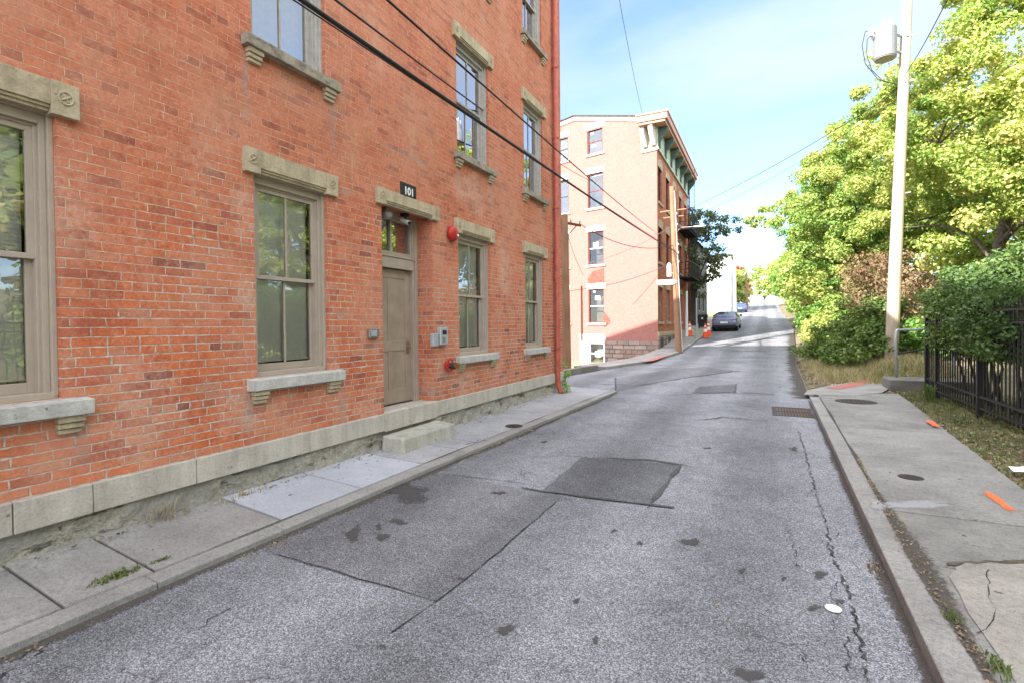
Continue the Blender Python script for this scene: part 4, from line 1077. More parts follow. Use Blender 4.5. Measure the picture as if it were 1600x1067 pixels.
# storm drain
x0, y0 = gp(1221, 650); x1, y1 = gp(1270, 628)
t = thing('storm_drain', 'rusty iron storm drain grate set in the road against the kerb', 'drain', (.6, (y0+y1)/2, gz(y0)))
b = MB(); xa, xb, ya, yb = .10, .80, y0, y0 + 1.15; z = .012
b.box(xa, xb, ya, ya+.05, -.05, z); b.box(xa, xb, yb-.05, yb, -.05, z); b.box(xa, xa+.05, ya+.05, yb-.05, -.05, z); b.box(xb-.05, xb, ya+.05, yb-.05, -.05, z); b.box(xa+.05, xb-.05, (ya+yb)/2-.04, (ya+yb)/2+.04, -.05, z-.001)
b.build('drain_frame', M['iron'], t)
b = MB()
for k in range(12):
    x = xa + .07 + k*(xb-xa-.14)/11
    b.box(x-.012, x+.012, ya+.05, yb-.05, -.05, z-.003)
b.build('grate', M['rust'], t)
b = MB(); b.box(xa+.05, xb-.05, ya+.05, yb-.05, .004, .0065); b.build('well_shade', M['black'], t)  # flat black sheet, shade of an open well put in as colour
# plastic lid on the road
x, y = gp(1302, 952)
b = MB(); b.lathe([(.045, 0), (.046, .004), (.04, .008), (.035, .006), (.01, .007)], (x, y, rz(x, y)+.006), 'z', 20)
o = b.build('cup_lid', M['paper'], None, org=(x, y, rz(x, y)), smooth=True); tag(o, 'flat white plastic cup lid lying on the cracked road', 'litter')
# ------------------------------------------------------------------ second building (corner, four storeys)
C2 = Vector((-5.68, 30.7, 0)); D2 = Vector((-.977, .213, 0)).normalized(); N2 = Vector((-D2.y * -1, D2.x, 0))
N2 = Vector((-.213, -.977, 0)).normalized()
FX = -5.68
def wp2(px, py):
    d = ray(px, py); t = (C2 - CAM).dot(N2) / d.dot(N2); p = CAM + d * t
    return (p - C2).dot(D2), p.z
def f2(u, dep, z): p = C2 + D2*u - N2*dep; return (p.x, p.y, z)
def ff(v, dep, z): return (FX - dep, C2.y + v, z)
b2 = thing('corner_building', 'four storey salmon painted corner building with bracketed cornice, sunlit side wall', 'building', (FX, 30.7, 0))
FL = 13.2
uA0, uA1 = wp2(943, 390)[0], wp2(919, 390)[0]
uB0 = wp2(889, 390)[0]; uB1 = uB0 + (uA1-uA0)
rows = [(wp2(931, 240)[1], wp2(931, 201)[1]), (wp2(931, 325)[1], wp2(931, 271)[1]), (wp2(931, 414)[1], wp2(931, 362)[1]), (wp2(931, 505)[1], wp2(931, 452)[1])]
bas = (wp2(931, 569)[1], wp2(931, 535)[1])
print('rows2', rows, bas, uA0, uA1, uB0)
sideops = [(uA0, uA1, a, c, .16) for a, c in rows] + [(uB0, uB1, a, c, .16) for a, c in rows] + [(uA0, uA1, bas[0], bas[1], .16)]
sideops += [(uB0+3.0, uB1+3.0, a, c, .16) for a, c in rows]
fcols = [(.35, 1.5), (3.0, 4.15), (5.7, 6.85), (8.5, 9.65), (11.2, 12.3)]
frow = [(1.9, 3.95), (5.45, 7.5), (9.0, 11.05)]
frontops = [(a, c, z0, z1, .2) for a, c in fcols for z0, z1 in frow]
zr = [wp2(1000, 182)[1], wp2(897, 182)[1], wp2(873, 192)[1]]
ur = [wp2(1000, 182)[0], wp2(897, 182)[0], wp2(873, 192)[0]]
UL = 12.5; ZTOP = zr[0]
mb = MB()
wall_with_openings(mb, f2, 0, UL, -2.2, 12.4, [o for o in sideops if o[3] < 12.3])
wall_with_openings(mb, f2, ur[0], UL, 12.4, zr[0]-.05, [o for o in sideops if o[3] > 12.3])
mb.add([f2(0,0,12.4), f2(ur[0],0,12.4), f2(ur[0],0,zr[0]), f2(0,0,13.6)], [(0,1,2,3)])
zu = zr[2] - (UL-ur[2])*.28
mb.add([f2(ur[0],0,zr[0]-.05), f2(UL,0,zr[0]-.05), f2(ur[2],0,max(zr[2], zr[0])), f2(ur[1],0,zr[1]), f2(ur[0],0,zr[0])], [(0,1,2,3,4)])
mb.quad(f2(UL,0,-2), (f2(UL,0,0)[0], C2.y+FL+2, -2), (f2(UL,0,0)[0], C2.y+FL+2, zr[0]), f2(UL,0,zr[0]))
mb.quad((FX, C2.y+FL, -1), (FX-10, C2.y+FL, -1), (FX-10, C2.y+FL, zr[0]), (FX, C2.y+FL, zr[0]))
mb.build('side_wall', M['brick_far'], b2, fix=False)
mb = MB()
wall_with_openings(mb, ff, 0, FL, -1, 12.6, frontops)
mb.quad(ff(0,0,12.6), ff(FL,0,12.6), ff(FL,0,13.6), ff(0,0,13.6))
mb.build('street_wall', M['brick_street'], b2, fix=False)
mb = MB()
mb.add([f2(ur[0],-.12,zr[0]+.0), f2(ur[1],-.12,zr[1]+.02), f2(ur[2],-.12,zr[2]+.02), f2(UL,-.12,zu), (f2(UL,0,0)[0], C2.y+FL, zu), (f2(ur[2],0,0)[0], C2.y+FL, zr[2]), (f2(ur[1],0,0)[0], C2.y+FL, zr[1]), (f2(ur[0],0,0)[0], C2.y+FL, zr[0]), (FX-.1, C2.y+FL, 13.7), f2(.02,-.05,13.65)],
       [(0,1,6,7), (1,2,5,6), (2,3,4,5), (0,7,8,9)])
pts = [f2(ur[0],-.1,zr[0]+.0), f2(ur[1],-.1,zr[1]+.0), f2(ur[2],-.1,zr[2]+.0), f2(UL,-.1,zu)]
mb.tube(pts, .05, 6)
mb.build('roof', M['roofing'], b2)
# rake board (pale)
mb = MB()
for (ua, za_), (ub, zb_) in (((ur[0], zr[0]), (ur[1], zr[1])), ((ur[1], zr[1]), (ur[2], zr[2]))):
    mb.hexa([f2(ua,-.06,za_-.32), f2(ua,0.01,za_-.32), f2(ub,0.01,zb_-.32), f2(ub,-.06,zb_-.32), f2(ua,-.06,za_-.04), f2(ua,0.01,za_-.04), f2(ub,0.01,zb_-.04), f2(ub,-.06,zb_-.04)])
mb.build('rake_board', M['painted_lintel'], b2)
# cornice
OV = .72
mb = MB()
def cbox(mbx, v0, v1, d0, d1, z0, z1): mbx.box(FX+d0, FX+d1, C2.y+v0, C2.y+v1, z0, z1)
cbox(mb, -.75, FL+.3, -1.0, OV, 13.40, 13.75); cbox(mb, -.68, FL+.25, -.95, OV-.12, 13.25, 13.40); cbox(mb, -.80, FL+.34, -1.05, OV+.06, 13.75, 13.85)
co = mb.build('cornice', M['cornice'], b2, bevel=.02)
mb = MB(); cbox(mb, -.04, FL, -.02, .06, 12.00, 13.25); cbox(mb, -.06, FL, -.03, .11, 11.95, 12.07)
for k in range(9):
    v = .7 + k*1.45
    if v+.9 < FL: cbox(mb, v+.2, v+.95, .06, .075, 12.30, 13.05)
mb.hexa([f2(-.06,-.06,11.90), f2(.95,-.06,11.90), f2(.95,.02,11.90), f2(-.06,.02,11.90), f2(-.06,-.06,13.25), f2(.95,-.06,13.25), f2(.95,.02,13.25), f2(-.06,.02,13.25)])
mb.build('frieze', M['soffit'], co)
for k in range(7):
    v = .25 + k*2.1
    q = MB(); pr = [(.06, 12.40), (.16, 12.42), (.22, 12.57), (.42, 12.80), (.6, 13.03), (.62, 13.24), (.06, 13.24)]
    q.prism(pr, lambda a, z: (FX+a, C2.y+v-.14, z), lambda a, z: (FX+a, C2.y+v+.14, z))
    q.box(FX+.06, FX+.16, C2.y+v-.11, C2.y+v+.11, 12.07, 12.40)
    q.build('bracket', M['bracket'], co)
q = MB(); pr = [(.0, 12.15), (.15, 12.17), (.22, 12.40), (.42, 12.70), (.55, 12.95), (.58, 13.24), (.0, 13.24)]
for uu in (.02, .55):
    q.prism(pr, lambda a, z: f2(uu, -a-.06, z), lambda a, z: f2(uu+.25, -a-.06, z))
q.build('bracket', M['painted_lintel'], co)

def far_window(fm, a, c, z0, z1, dep, frame_mat, lint, arched=False, notice=False, board=None, sillm=None, gl='glass_far'):
    f = MB()
    P = lambda u0, u1, d0, d1, za, zb: f.hexa([fm(u0,d0,za), fm(u1,d0,za), fm(u1,d1,za), fm(u0,d1,za), fm(u0,d0,zb), fm(u1,d0,zb), fm(u1,d1,zb), fm(u0,d1,zb)])
    w_ = .07
    P(a, a+w_, dep-.06, dep+.04, z0, z1); P(c-w_, c, dep-.06, dep+.04, z0, z1); P(a+w_, c-w_, dep-.059, dep+.04, z0, z0+.07); P(a+w_, c-w_, dep-.059, dep+.04, z1-.08, z1)
    w = f.build('window', frame_mat, b2)
    f2_ = MB(); zm = (z0+z1)/2; f = f2_
    P(a+w_, c-w_, dep-.03, dep+.02, zm-.03, zm+.03)
    f.build('meeting_rail', frame_mat if board is None else M['white'], w)
    f = MB(); f.quad(fm(a+.05,dep,z0+.05), fm(c-.05,dep,z0+.05), fm(c-.05,dep,z1-.05), fm(a+.05,dep,z1-.05)); f.build('pane', M[gl], w, fix=False)
    f = MB(); f.quad(fm(a,dep+.5,z0), fm(c,dep+.5,z0), fm(c,dep+.5,z1), fm(a,dep+.5,z1))
    f.quad(fm(a,dep+.05,z0), fm(a,dep+.5,z0), fm(a,dep+.5,z1), fm(a,dep+.05,z1)); f.quad(fm(c,dep+.05,z0), fm(c,dep+.5,z0), fm(c,dep+.5,z1), fm(c,dep+.05,z1)); f.build('room_interior', board or M['room'], w, fix=False)
    f = MB(); e = .14
    P(a-e, c+e, -.035, .1, z1-.0, z1+.36)
    if arched: P(a-e*.6, c+e*.6, -.045, .1, z1+.36, z1+.45); P((a+c)/2-.1, (a+c)/2+.1, -.07, .1, z1+.05, z1+.5)
    f.build('lintel', lint, w, bevel=.01)
    f = MB(); P(a-e, c+e, -.08, .12, z0-.14, z0-.0); f.build('sill', sillm or lint, w, bevel=.01)
    if notice:
        f = MB(); um = (a+c)/2
        for (p, q, r, s) in notice:
            f.quad(fm(a+(c-a)*p, dep-.012, z0+(z1-z0)*q), fm(a+(c-a)*r, dep-.012, z0+(z1-z0)*q), fm(a+(c-a)*r, dep-.012, z0+(z1-z0)*s), fm(a+(c-a)*p, dep-.012, z0+(z1-z0)*s))
        f.build('notice', M['paper'], w, fix=False)
    return w
M['darkframe'] = simple('dark_brown_frame', C(.05,.03,.028), .6)
M['redframe'] = simple('red_brown_frame', C(.16,.04,.035), .6)
nts = {0: [(.66,.82,.8,.9),(.5,.3,.75,.38)], 2: [(.38,.55,.72,.68)], 3: [(.3,.68,.62,.8),(.6,.9,.75,.95)]}
for i, (z0, z1) in enumerate(rows):
    far_window(f2, uA0, uA1, z0, z1, .12, M['redframe'], M['painted_lintel'], notice=nts.get(i), gl='glass_far' if i < 2 else 'glass_dull', board=None if i < 2 else M['dim_room'])
    far_window(f2, uB0, uB1, z0, z1, .12, M['darkframe'], M['painted_lintel'], gl='glass_far' if i < 2 else 'glass_dull', board=None if i < 2 else M['dim_room'])
    far_window(f2, uB0+3.0, uB1+3.0, z0, z1, .12, M['darkframe'], M['painted_lintel'])
far_window(f2, uA0, uA1, bas[0], bas[1], .12, M['white'], M['painted_lintel'], notice=[(.3,.35,.65,.6)], board=M['galv'])
for a, c in fcols:
    for z0, z1 in frow:
        far_window(ff, a, c, z0, z1, .16, M['darkframe'] if z0 > 4 else M['trim'], M['lintel'], arched=z0 > 4)
# stone base, paint and repair patches
u945 = wp2(946, 540)[0]
mb = MB(); P = lambda u0,u1,d0,d1,za,zb: mb.hexa([f2(u0,d0,za), f2(u1,d0,za), f2(u1,d1,za), f2(u0,d1,za), f2(u0,d0,zb), f2(u1,d0,zb), f2(u1,d1,zb), f2(u0,d1,zb)])
P(-.05, u945, -.05, .02, -1.6, wp2(1000, 533)[1]); mb.box(FX-.02, FX+.06, C2.y, C2.y+FL, -1, 1.05)
mb.build('stone_base', M['rubble_far'], b2)
mb = MB(); P(-.05, 0, -.05, .0, 0, .001) if False else None
mb.box(FX-.02, FX+.085, C2.y-.03, C2.y+FL, 1.05, 1.3); mb.build('stone_course', M['lintel'], b2, bevel=.01)
for k in range(3):
    v = .5 + 2.7*k
    mb = MB(); mb.box(FX+.05, FX+.066, C2.y+v, C2.y+v+.9, .35, .95); mb.build('cellar_vent', M['black'], b2)
up0, up1 = wp2(944, 520)[0], wp2(905, 520)[0]
mb = MB()
for (p0, p1, d0, zt_, zb_) in ((uA1+.02, up1, -.006, wp2(925, 522)[1], -1.6), (up0, uA0-.02, -.006, wp2(925, 522)[1], -1.6)):
    mb.quad(f2(p0,d0,zb_), f2(p1,d0,zb_), f2(p1,d0,zt_), f2(p0,d0,zt_))
mb.quad(f2(uA0,-.006,bas[1]+.37), f2(uA1,-.006,bas[1]+.37), f2(uA1,-.006,wp2(925,522)[1]), f2(uA0,-.006,wp2(925,522)[1]))
mb.build('whitewash', M['painted_lintel'], b2, fix=False)
mb = MB()
zt_, zb_ = wp2(931, 424)[1], wp2(931, 443)[1]
poly = [f2(uA0-.05,-.007,zb_), f2(uA1+.02,-.007,zb_), f2(uA1+.05,-.007,zb_+.4), f2((uA0+uA1)/2+.2,-.007,zt_), f2(uA0-.02,-.007,zt_+.15)]
mb.add(poly, [(0,1,2,3,4)])
mb.build('brick_repair', M['brick_infill'], b2, fix=False); mb = MB()
up = [wp2(x, y) for x, y in ((944, 512), (954, 505), (953, 498), (946, 490), (944, 487))]
mb.add([f2(u,-.007,z) for u, z in up], [(0,1,2,3,4)])
mb.build('brick_repair', M['brick_infill'], b2, fix=False)
ulp = wp2(909, 470)[0]
mb = MB(); mb.tube([f2(ulp,-.05,wp2(909,532)[1]), f2(ulp,-.05,wp2(909,447)[1])], .045, 8); mb.build('rusty_pipe', M['rust'], b2)
mb = MB(); mb.tube([(FX+.12, C2.y+FL-.15, 12.5), (FX+.12, C2.y+FL-.15, .6)], .06, 8); mb.tube([(FX+OV-.1, C2.y+FL-.1, 13.85), (FX+.3, C2.y+FL-.13, 13.0), (FX+.12, C2.y+FL-.15, 12.5)], .05, 8); mb.build('downspout', M['rust'], b2)

# fire escape on the street face
fe = thing('fire_escape', 'black iron fire escape with railed platforms on the shaded street face', 'fire escape', (FX, C2.y+9.6, 4.9))
va, vb = 7.6, 12.0
for k, z in enumerate((5.1, 8.5)):
    q = MB(); q.box(FX+.02, FX+1.0, C2.y+va, C2.y+vb, z, z+.05)
    for j in range(12):
        q.box(FX+.02, FX+1.0, C2.y+va+j*(vb-va)/12, C2.y+va+j*(vb-va)/12+.06, z-.04, z)
    pf = q.build('platform', M['fence'], fe)
    q = MB()
    for zz in (.55, 1.05):
        q.tube([(FX+.02, C2.y+va, z+zz), (FX+1.0, C2.y+va, z+zz), (FX+1.0, C2.y+vb, z+zz), (FX+.02, C2.y+vb, z+zz)], .022, 6)
    for j in range(15):
        v = va + (vb-va)*j/14; q.tube([(FX+1.0, C2.y+v, z), (FX+1.0, C2.y+v, z+1.05)], .013, 5)
    for x in (.25, .5, .75): q.tube([(FX+x, C2.y+va, z), (FX+x, C2.y+va, z+1.05)], .013, 5)
    q.build('railing', M['fence'], pf)
    q = MB(); 
    for v in (va+.4, vb-.4): q.tube([(FX+.02, C2.y+v, z-.9), (FX+.95, C2.y+v, z-.03)], .025, 6)
    q.build('brace', M['fence'], pf)
q = MB()
for x in (.35, .8):
    q.tube([(FX+x, C2.y+va+.6, 5.15), (FX+x, C2.y+vb-.8, 8.5)], .025, 6)
for k in range(11):
    t_ = k/11; q.box(FX+.35, FX+.8, C2.y+va+.6+(vb-va-1.4)*t_-.1, C2.y+va+.6+(vb-va-1.4)*t_+.1, 5.15+3.35*t_, 5.18+3.35*t_)
q.build('stair', M['fence'], fe)
q = MB()
for x in (.4, .8): q.tube([(FX+x, C2.y+vb-1.2, 8.5), (FX+x, C2.y+vb-1.2, 13.6)], .02, 6)
for k in range(16): q.tube([(FX+.4, C2.y+vb-1.2, 8.7+k*.3), (FX+.8, C2.y+vb-1.2, 8.7+k*.3)], .012, 5)
q.build('ladder', M['fence'], fe)

# ------------------------------------------------------------------ houses further up the street
gh = thing('shingled_house', 'dark weathered narrow house half hidden behind the street tree', 'house', (-6.8, 50, 1.5))
mb = MB(); HX0, HX1, HY0, HY1 = -12.5, -5.6, 48.5, 58
hz = 9.2; 
wall_with_openings(mb, lambda u, d, z: (u, HY0+d, z), HX0, HX1, .5, hz, [(-7.2,-6.3,6.2,7.9,.1), (-10.2,-9.2,6.2,7.9,.1)])
wall_with_openings(mb, lambda u, d, z: (HX1-d, u, z), HY0, HY1, .5, hz, [(50,51.1,3,4.8,.1), (53.5,54.6,3,4.8,.1), (50,51.1,6.2,7.9,.1)])
mb.add([(HX0,HY0,hz), (HX1,HY0,hz), ((HX0+HX1)/2,HY0,hz+2.2)], [(0,1,2)])
mb.build('wall', M['shingle'], gh, fix=False)
mb = MB(); xm = (HX0+HX1)/2
mb.quad((HX1+.3,HY0-.3,hz-.2), (HX1+.3,HY1,hz-.2), (xm,HY1,hz+2.3), (xm,HY0-.3,hz+2.3)); mb.quad((HX0-.3,HY0-.3,hz-.2), (HX0-.3,HY1,hz-.2), (xm,HY1,hz+2.3), (xm,HY0-.3,hz+2.3)); mb.build('roof', M['roofing'], gh)
for (u0,u1,z0,z1) in ((-7.2,-6.3,6.2,7.9), (-10.2,-9.2,6.2,7.9)):
    mb = MB(); mb.box(u0,u1,HY0+.06,HY0+.1,z0,z1); w = mb.build('window', M['carglass'], gh)
    mb = MB(); mb.box(u0-.1,u0,HY0-.03,HY0+.08,z0-.1,z1+.1); mb.box(u1,u1+.1,HY0-.03,HY0+.08,z0-.1,z1+.1); mb.box(u0,u1,HY0-.03,HY0+.08,z1,z1+.1); mb.box(u0,u1,HY0-.03,HY0+.08,z0-.1,z0); mb.box(u0,u1,HY0+.03,HY0+.08,(z0+z1)/2-.03,(z0+z1)/2+.03); mb.build('window_frame', M['trim_old'], w)
for (v0,v1,z0,z1) in ((50,51.1,3,4.8), (53.5,54.6,3,4.8), (50,51.1,6.2,7.9)):
    mb = MB(); mb.box(HX1-.1,HX1-.06,v0,v1,z0,z1); w = mb.build('window', M['carglass'], gh)
    mb = MB(); mb.box(HX1-.08,HX1+.03,v0-.1,v0,z0-.1,z1+.1); mb.box(HX1-.08,HX1+.03,v1,v1+.1,z0-.1,z1+.1); mb.box(HX1-.08,HX1+.03,v0,v1,z1,z1+.1); mb.box(HX1-.08,HX1+.03,v0,v1,z0-.1,z0); mb.build('window_frame', M['trim_old'], w)

def at_xline(px, X):
    """Y where the ray of column px meets the plane X"""
    d = ray(px, 505); return d.y * (X / d.x)
wy = at_xline(1142, -5.0)
zt1 = at_depth(1142, 402, (CAM + ray(1142, 505)*1).dot(Vector((0,0,0))) or 1).z
dwh = -5.0 / ray(1142, 505).x
ztop = (CAM + ray(1142, 400) * dwh).z
wh = thing('white_house', 'plain white sunlit clapboard house far up the street', 'house', (-8, wy, gz(wy)))
mb = MB(); mb.box(-15, -5.0, wy, wy+11, gz(wy)-1.5, ztop); 
mb.build('wall', M['white'], wh)
mb = MB(); mb.box(-15.3, -4.75, wy-.25, wy+11.2, ztop, ztop+.25); mb.build('roof', M['roofing'], wh)
mb = MB(); 
for k in range(22): mb.box(-5.0, -4.985, wy, wy+11, gz(wy)+.3+k*.3, gz(wy)+.32+k*.3)
mb.build('siding', M['trim_old'], wh)
for k, (v0, zz) in enumerate(((1.5, 1.2), (5.5, 1.2), (1.5, 4.6), (5.5, 4.6))):
    mb = MB(); mb.box(-4.99, -4.96, wy+v0, wy+v0+1.1, gz(wy)+zz, gz(wy)+zz+1.7); w = mb.build('window', M['carglass'], wh)
    mb = MB(); mb.box(-4.98, -4.93, wy+v0-.1, wy+v0, gz(wy)+zz-.1, gz(wy)+zz+1.8); mb.box(-4.98, -4.93, wy+v0+1.1, wy+v0+1.2, gz(wy)+zz-.1, gz(wy)+zz+1.8); mb.build('window_frame', M['white'], w)
o = tag(sheet('lawn', [(-12, 44), (-5.9, 44), (-5.9, 47.5), (-5.5, 60), (-5.4, 84), (-12, 84)], M['grass'], .12, base=0, sub=1.5), kind='structure')
# ------------------------------------------------------------------ utility poles
def px_at(px, py, P):
    """the point seen at px, py at the same depth as P"""
    d = (Vector(P) - CAM).dot(_f) / ray(px, py).dot(_f)
    return CAM + ray(px, py) * d
# corner pole by the salmon building
xA, yA = gp(1061, 549, .1); PA = Vector((xA, yA, gz(yA)+.1)); TA = px_at(1050, 292, PA)
TA.x += 0
pa = thing('utility_pole', 'brown wooden utility pole on the pavement corner carrying a street sign', 'utility pole', tuple(PA))
b = MB(); b.tube([PA - Vector((0,0,.3)), PA.lerp(TA, .5), TA], [.19, .17, .135], 14); b.build('mast', M['pole_brown'], pa)
def onA(py): return PA.lerp(TA, (549 - py) / (549 - 292.0))
b = MB()
for py, l in ((330, .7), (340, .55)):
    c = onA(py); b.tube([c + Vector((-l, 0, 0)), c + Vector((l, 0, .03))], .045, 6)
b.build('crossarm', M['pole_brown'], pa)
b = MB()
for py in (336, 352, 383, 396, 410):
    c = onA(py); b.lathe([(.03, -.06), (.05, 0), (.03, .06)], c + Vector((.2, -.12, 0)), 'z', 8); b.tube([c, c + Vector((.2, -.12, 0))], .02, 6)
b.build('insulator', M['pipe_grey'], pa)
b = MB(); c = onA(430); b.lathe([(.02, -.35), (.13, -.33), (.13, .3), (.06, .42)], c + Vector((-.33, -.1, .25)), 'z', 14); b.tube([c, c + Vector((-.33, -.1, .2))], .03, 6); b.build('canister', M['white'], pa)
b = MB(); c = onA(470); b.tube([PA + Vector((.2, -.12, 0)), c + Vector((.17, -.12, 0)), onA(300) + Vector((.14, -.12, 0))], .025, 6); b.build('conduit', M['pipe_grey'], pa)
L1 = px_at(1058, 362, onA(365)); L2 = px_at(1064, 356, onA(365)); L3 = px_at(1086, 354.5, onA(365))
b = MB(); b.tube([onA(372), L1 + Vector((0,0,.0)), L2, L3], .022, 8); sl = b.build('lamp_arm', M['pipe_grey'], pa)
b = MB(); v = (L3-L2).normalized(); b.tube([L3 - v*.1, L3 + v*.15, L3 + v*.45, L3 + v*.6], [.03, .055, .055, .02], 10); b.build('lamp_head', M['white'], sl)
S = onA(441); e = px_at(1033, 441, S)
ss = thing('street_sign', 'pale green street name sign fixed to the brown corner pole', 'street sign', tuple(S + Vector((0, -.2, 0))))
b = MB(); w_ = .95; b.box(S.x-w_-.05, S.x-.02, S.y-.2, S.y-.185, S.z-.14, S.z+.14); b.build('sign_plate', M['signgreen'], ss)
b = MB()
for i, w0 in enumerate((.86, .74, .67, .6, .5, .43, .36, .22, .15)):
    b.box(S.x-w0, S.x-w0+.045, S.y-.203, S.y-.201, S.z-.07, S.z+.07*(1 if i % 3 else .5))
b.build('lettering', M['white'], ss)
b = MB(); b.box(S.x-.1, S.x+.1, S.y-.19, S.y-.12, S.z-.05, S.z-.02); b.box(S.x-.1, S.x+.1, S.y-.19, S.y-.12, S.z+.05, S.z+.08); b.build('clamp', M['galv'], ss)

# pole in the sunken lot
PL = at_depth(886, 582, 23.5); PL.z = tz(PL.x, PL.y); TL = px_at(882, 336, PL)
pl = thing('utility_pole', 'dark wooden utility pole in the sunken lot beside the brick corner', 'utility pole', tuple(PL))
b = MB(); b.tube([PL - Vector((0,0,.2)), PL.lerp(TL, .5), TL], [.21, .19, .15], 14); b.build('mast', M['pole_brown'], pl)
a0, a1 = px_at(868, 346, TL), px_at(908, 353, TL)
b = MB(); b.tube([a0, a1], .075, 4); b.tube([a0.lerp(a1, .1) + Vector((0,-.1,-.05)), TL - Vector((0,0,1.1))], .025, 6); b.tube([a0.lerp(a1, .85) + Vector((0,-.1,-.05)), TL - Vector((0,0,1.1))], .025, 6); b.build('crossarm', M['rust'], pl)
b = MB()
for t_ in (.1, .3, .6, .95):
    c = a0.lerp(a1, t_); b.lathe([(.02, .05), (.05, .1), (.05, .2), (.02, .24)], c, 'z', 8)
b.build('insulator', M['pipe_grey'], pl)

# tall pale pole with transformer
PR = at_depth(1392, 556, 17.0); PR.z = tz(PR.x, PR.y) - .1
TR = px_at(1424, -130, PR); 
pr_ = thing('utility_pole', 'tall pale wooden utility pole with a white transformer in front of the trees', 'utility pole', tuple(PR))
def onR(py): return PR.lerp(TR, (566 - py) / (566 + 130.0))
b = MB(); b.tube([PR - Vector((0,0,.3)), onR(400), onR(200), onR(0), TR], [.195, .18, .16, .14, .125], 16); b.build('mast', M['pole'], pr_)
tc = px_at(1383, 68, onR(70)); 
b = MB(); b.lathe([(.30, -.52), (.32, -.5), (.32, .42), (.30, .48), (.12, .55)], tc, 'z', 22); tf = b.build('transformer', M['can'], pr_, smooth=False)
b = MB(); b.lathe([(.30, -.535), (.305, -.522)], tc, 'z', 22); b.build('base_plate', M['trim_old'], tf)
b = MB()
for dz in (.25, -.3):
    b.tube([tc + Vector((.25, .05, dz)), onR(70) + Vector((0, 0, dz))], .045, 6)
b.build('hanger', M['galv'], tf)
for (dx, dz) in ((-.05, .55), (.15, .55)):
    b = MB(); b.lathe([(.05, 0), (.08, .05), (.04, .09), (.08, .13), (.03, .2)], tc + Vector((dx, -.05, dz)), 'z', 10); b.build('bushing', M['paper'], tf)
b = MB(); c = px_at(1361, 52, tc); b.tube([tc + Vector((-.3,0,.2)), c], .06, 8); b.lathe([(.05, -.1), (.07, .1), (.03, .16)], c, 'z', 10)
b.build('bushing', M['paper'], tf)
b = MB(); lp = [px_at(x, y, tc) for x, y in ((1361, 48), (1352, 50), (1347, 72), (1352, 100), (1372, 125), (1392, 130))]; b.tube(lp, .012, 6)
lp = [px_at(x, y, tc) for x, y in ((1361, 56), (1355, 62), (1354, 85), (1362, 110), (1380, 128), (1400, 132))]; b.tube(lp, .012, 6); b.build('lead', M['cable'], tf)
b = MB()
for py in (131, 60, 305):
    c = onR(py); b.tube([c + Vector((0,-.2,0)), c + Vector((.0,.2,0))], .03, 6); b.tube([c, c + Vector((.32,-.05,.03))], .02, 6)
b.build('bolt', M['galv'], pr_)

for (px, yb, yt, d, lab, lean) in ((1149, 500, 398, 66, 'pale wooden utility pole by the white house, in line with the blue car', 0), (1167, 492, 428, 84, 'slim brown utility pole past the white house under yellow trees', 0), (1182, 478, 452, 104, 'short pale post far up the street under yellow trees', 0)):
    P = at_depth(px, yb, d); P.z = gz(P.y); T = px_at(px-1, yt, P)
    t_ = thing('utility_pole', lab, 'utility pole', tuple(P), None)
    r_ = .2 if d < 100 else .15
    b = MB(); b.tube([P - Vector((0,0,.5)), T], [r_*1.1, r_*.8], 10); b.build('mast', M['pole'] if d != 84 else M['pole_brown'], t_)
    if d < 70:
        b = MB(); b.tube([T + Vector((-.5,0,-.3)), T + Vector((.9,0,-.3))], .07, 4); b.build('crossarm', M['pole_brown'], t_)

# ------------------------------------------------------------------ cables
def cable(label, P, Q, r, sag=.25, mat='cable', n=28, group=None, name='cable'):
    P, Q = Vector(P), Vector(Q); pts = [P.lerp(Q, k/n) - Vector((0, 0, sag*4*(k/n)*(1-k/n))) for k in range(n+1)]
    b = MB(); b.tube(pts, r, 6); o = b.build(name, M[mat], None, org=tuple(Q), smooth=True); return tag(o, label, 'cable', group)
def extend(P, Q, k): return Vector(P) + (Vector(P) - Vector(Q)) * k
e1 = onA(393); s1 = at_depth(480, 0, 4.6)
cable('thick black bundled cable slanting across the brick facade to the corner pole', extend(s1, e1, .12), e1, .024, .10)
# twisted slimmer wire running on the bundle
cable('thin messenger wire clinging to the thick black bundle', extend(at_depth(462, 0, 4.6), e1, .12), e1 + Vector((0,0,.06)), .008, .06)
e2_ = px_at(1022, 362, (FX-.3, 30.6, 7)); s2 = at_depth(612, 0, 5.6)
cable('slim dark wire running above the thick bundle to the salmon building corner', extend(s2, e2_, .12), e2_, .015, .12)
s3 = at_depth(540, 0, 5.3); e3 = at_depth(925, 284, 27)
cable('sagging thin wire crossing the upper facade windows', extend(s3, e3, .12), e3, .012, .22)
cable('faint grey wire falling from the sky onto the salmon roof', at_depth(957, -60, 15), px_at(1005, 183, (-6.6, 32.5, 14.2)), .011, .3, 'cable_grey')
cable('drooping wire from the sunken lot pole to the corner pole', px_at(907, 351, TL), onA(383), .018, .55)
cable('pale wire from the salmon wall to the corner pole lamp', at_depth(918, 412, 29), onA(352), .016, .25, 'cable_grey')
cable('low pale service wire from the sunken lot pole rising to the corner pole', px_at(884, 455, PL), onA(408), .016, .3, 'cable_grey')
cable('wire from the lot pole sloping down along the salmon wall', px_at(888, 370, TL), at_depth(912, 430, 27), .010, .2)
cable('upper dark line from the transformer pole down to the corner pole', onR(138), onA(338), .013, .25)
cable('lower thin line from the transformer pole to the corner pole', onR(150), onA(350), .008, .4)
cable('dark wire leaving the transformer pole upwards past the tree tops', onR(120), at_depth(1490, -20, 10), .012, .1)
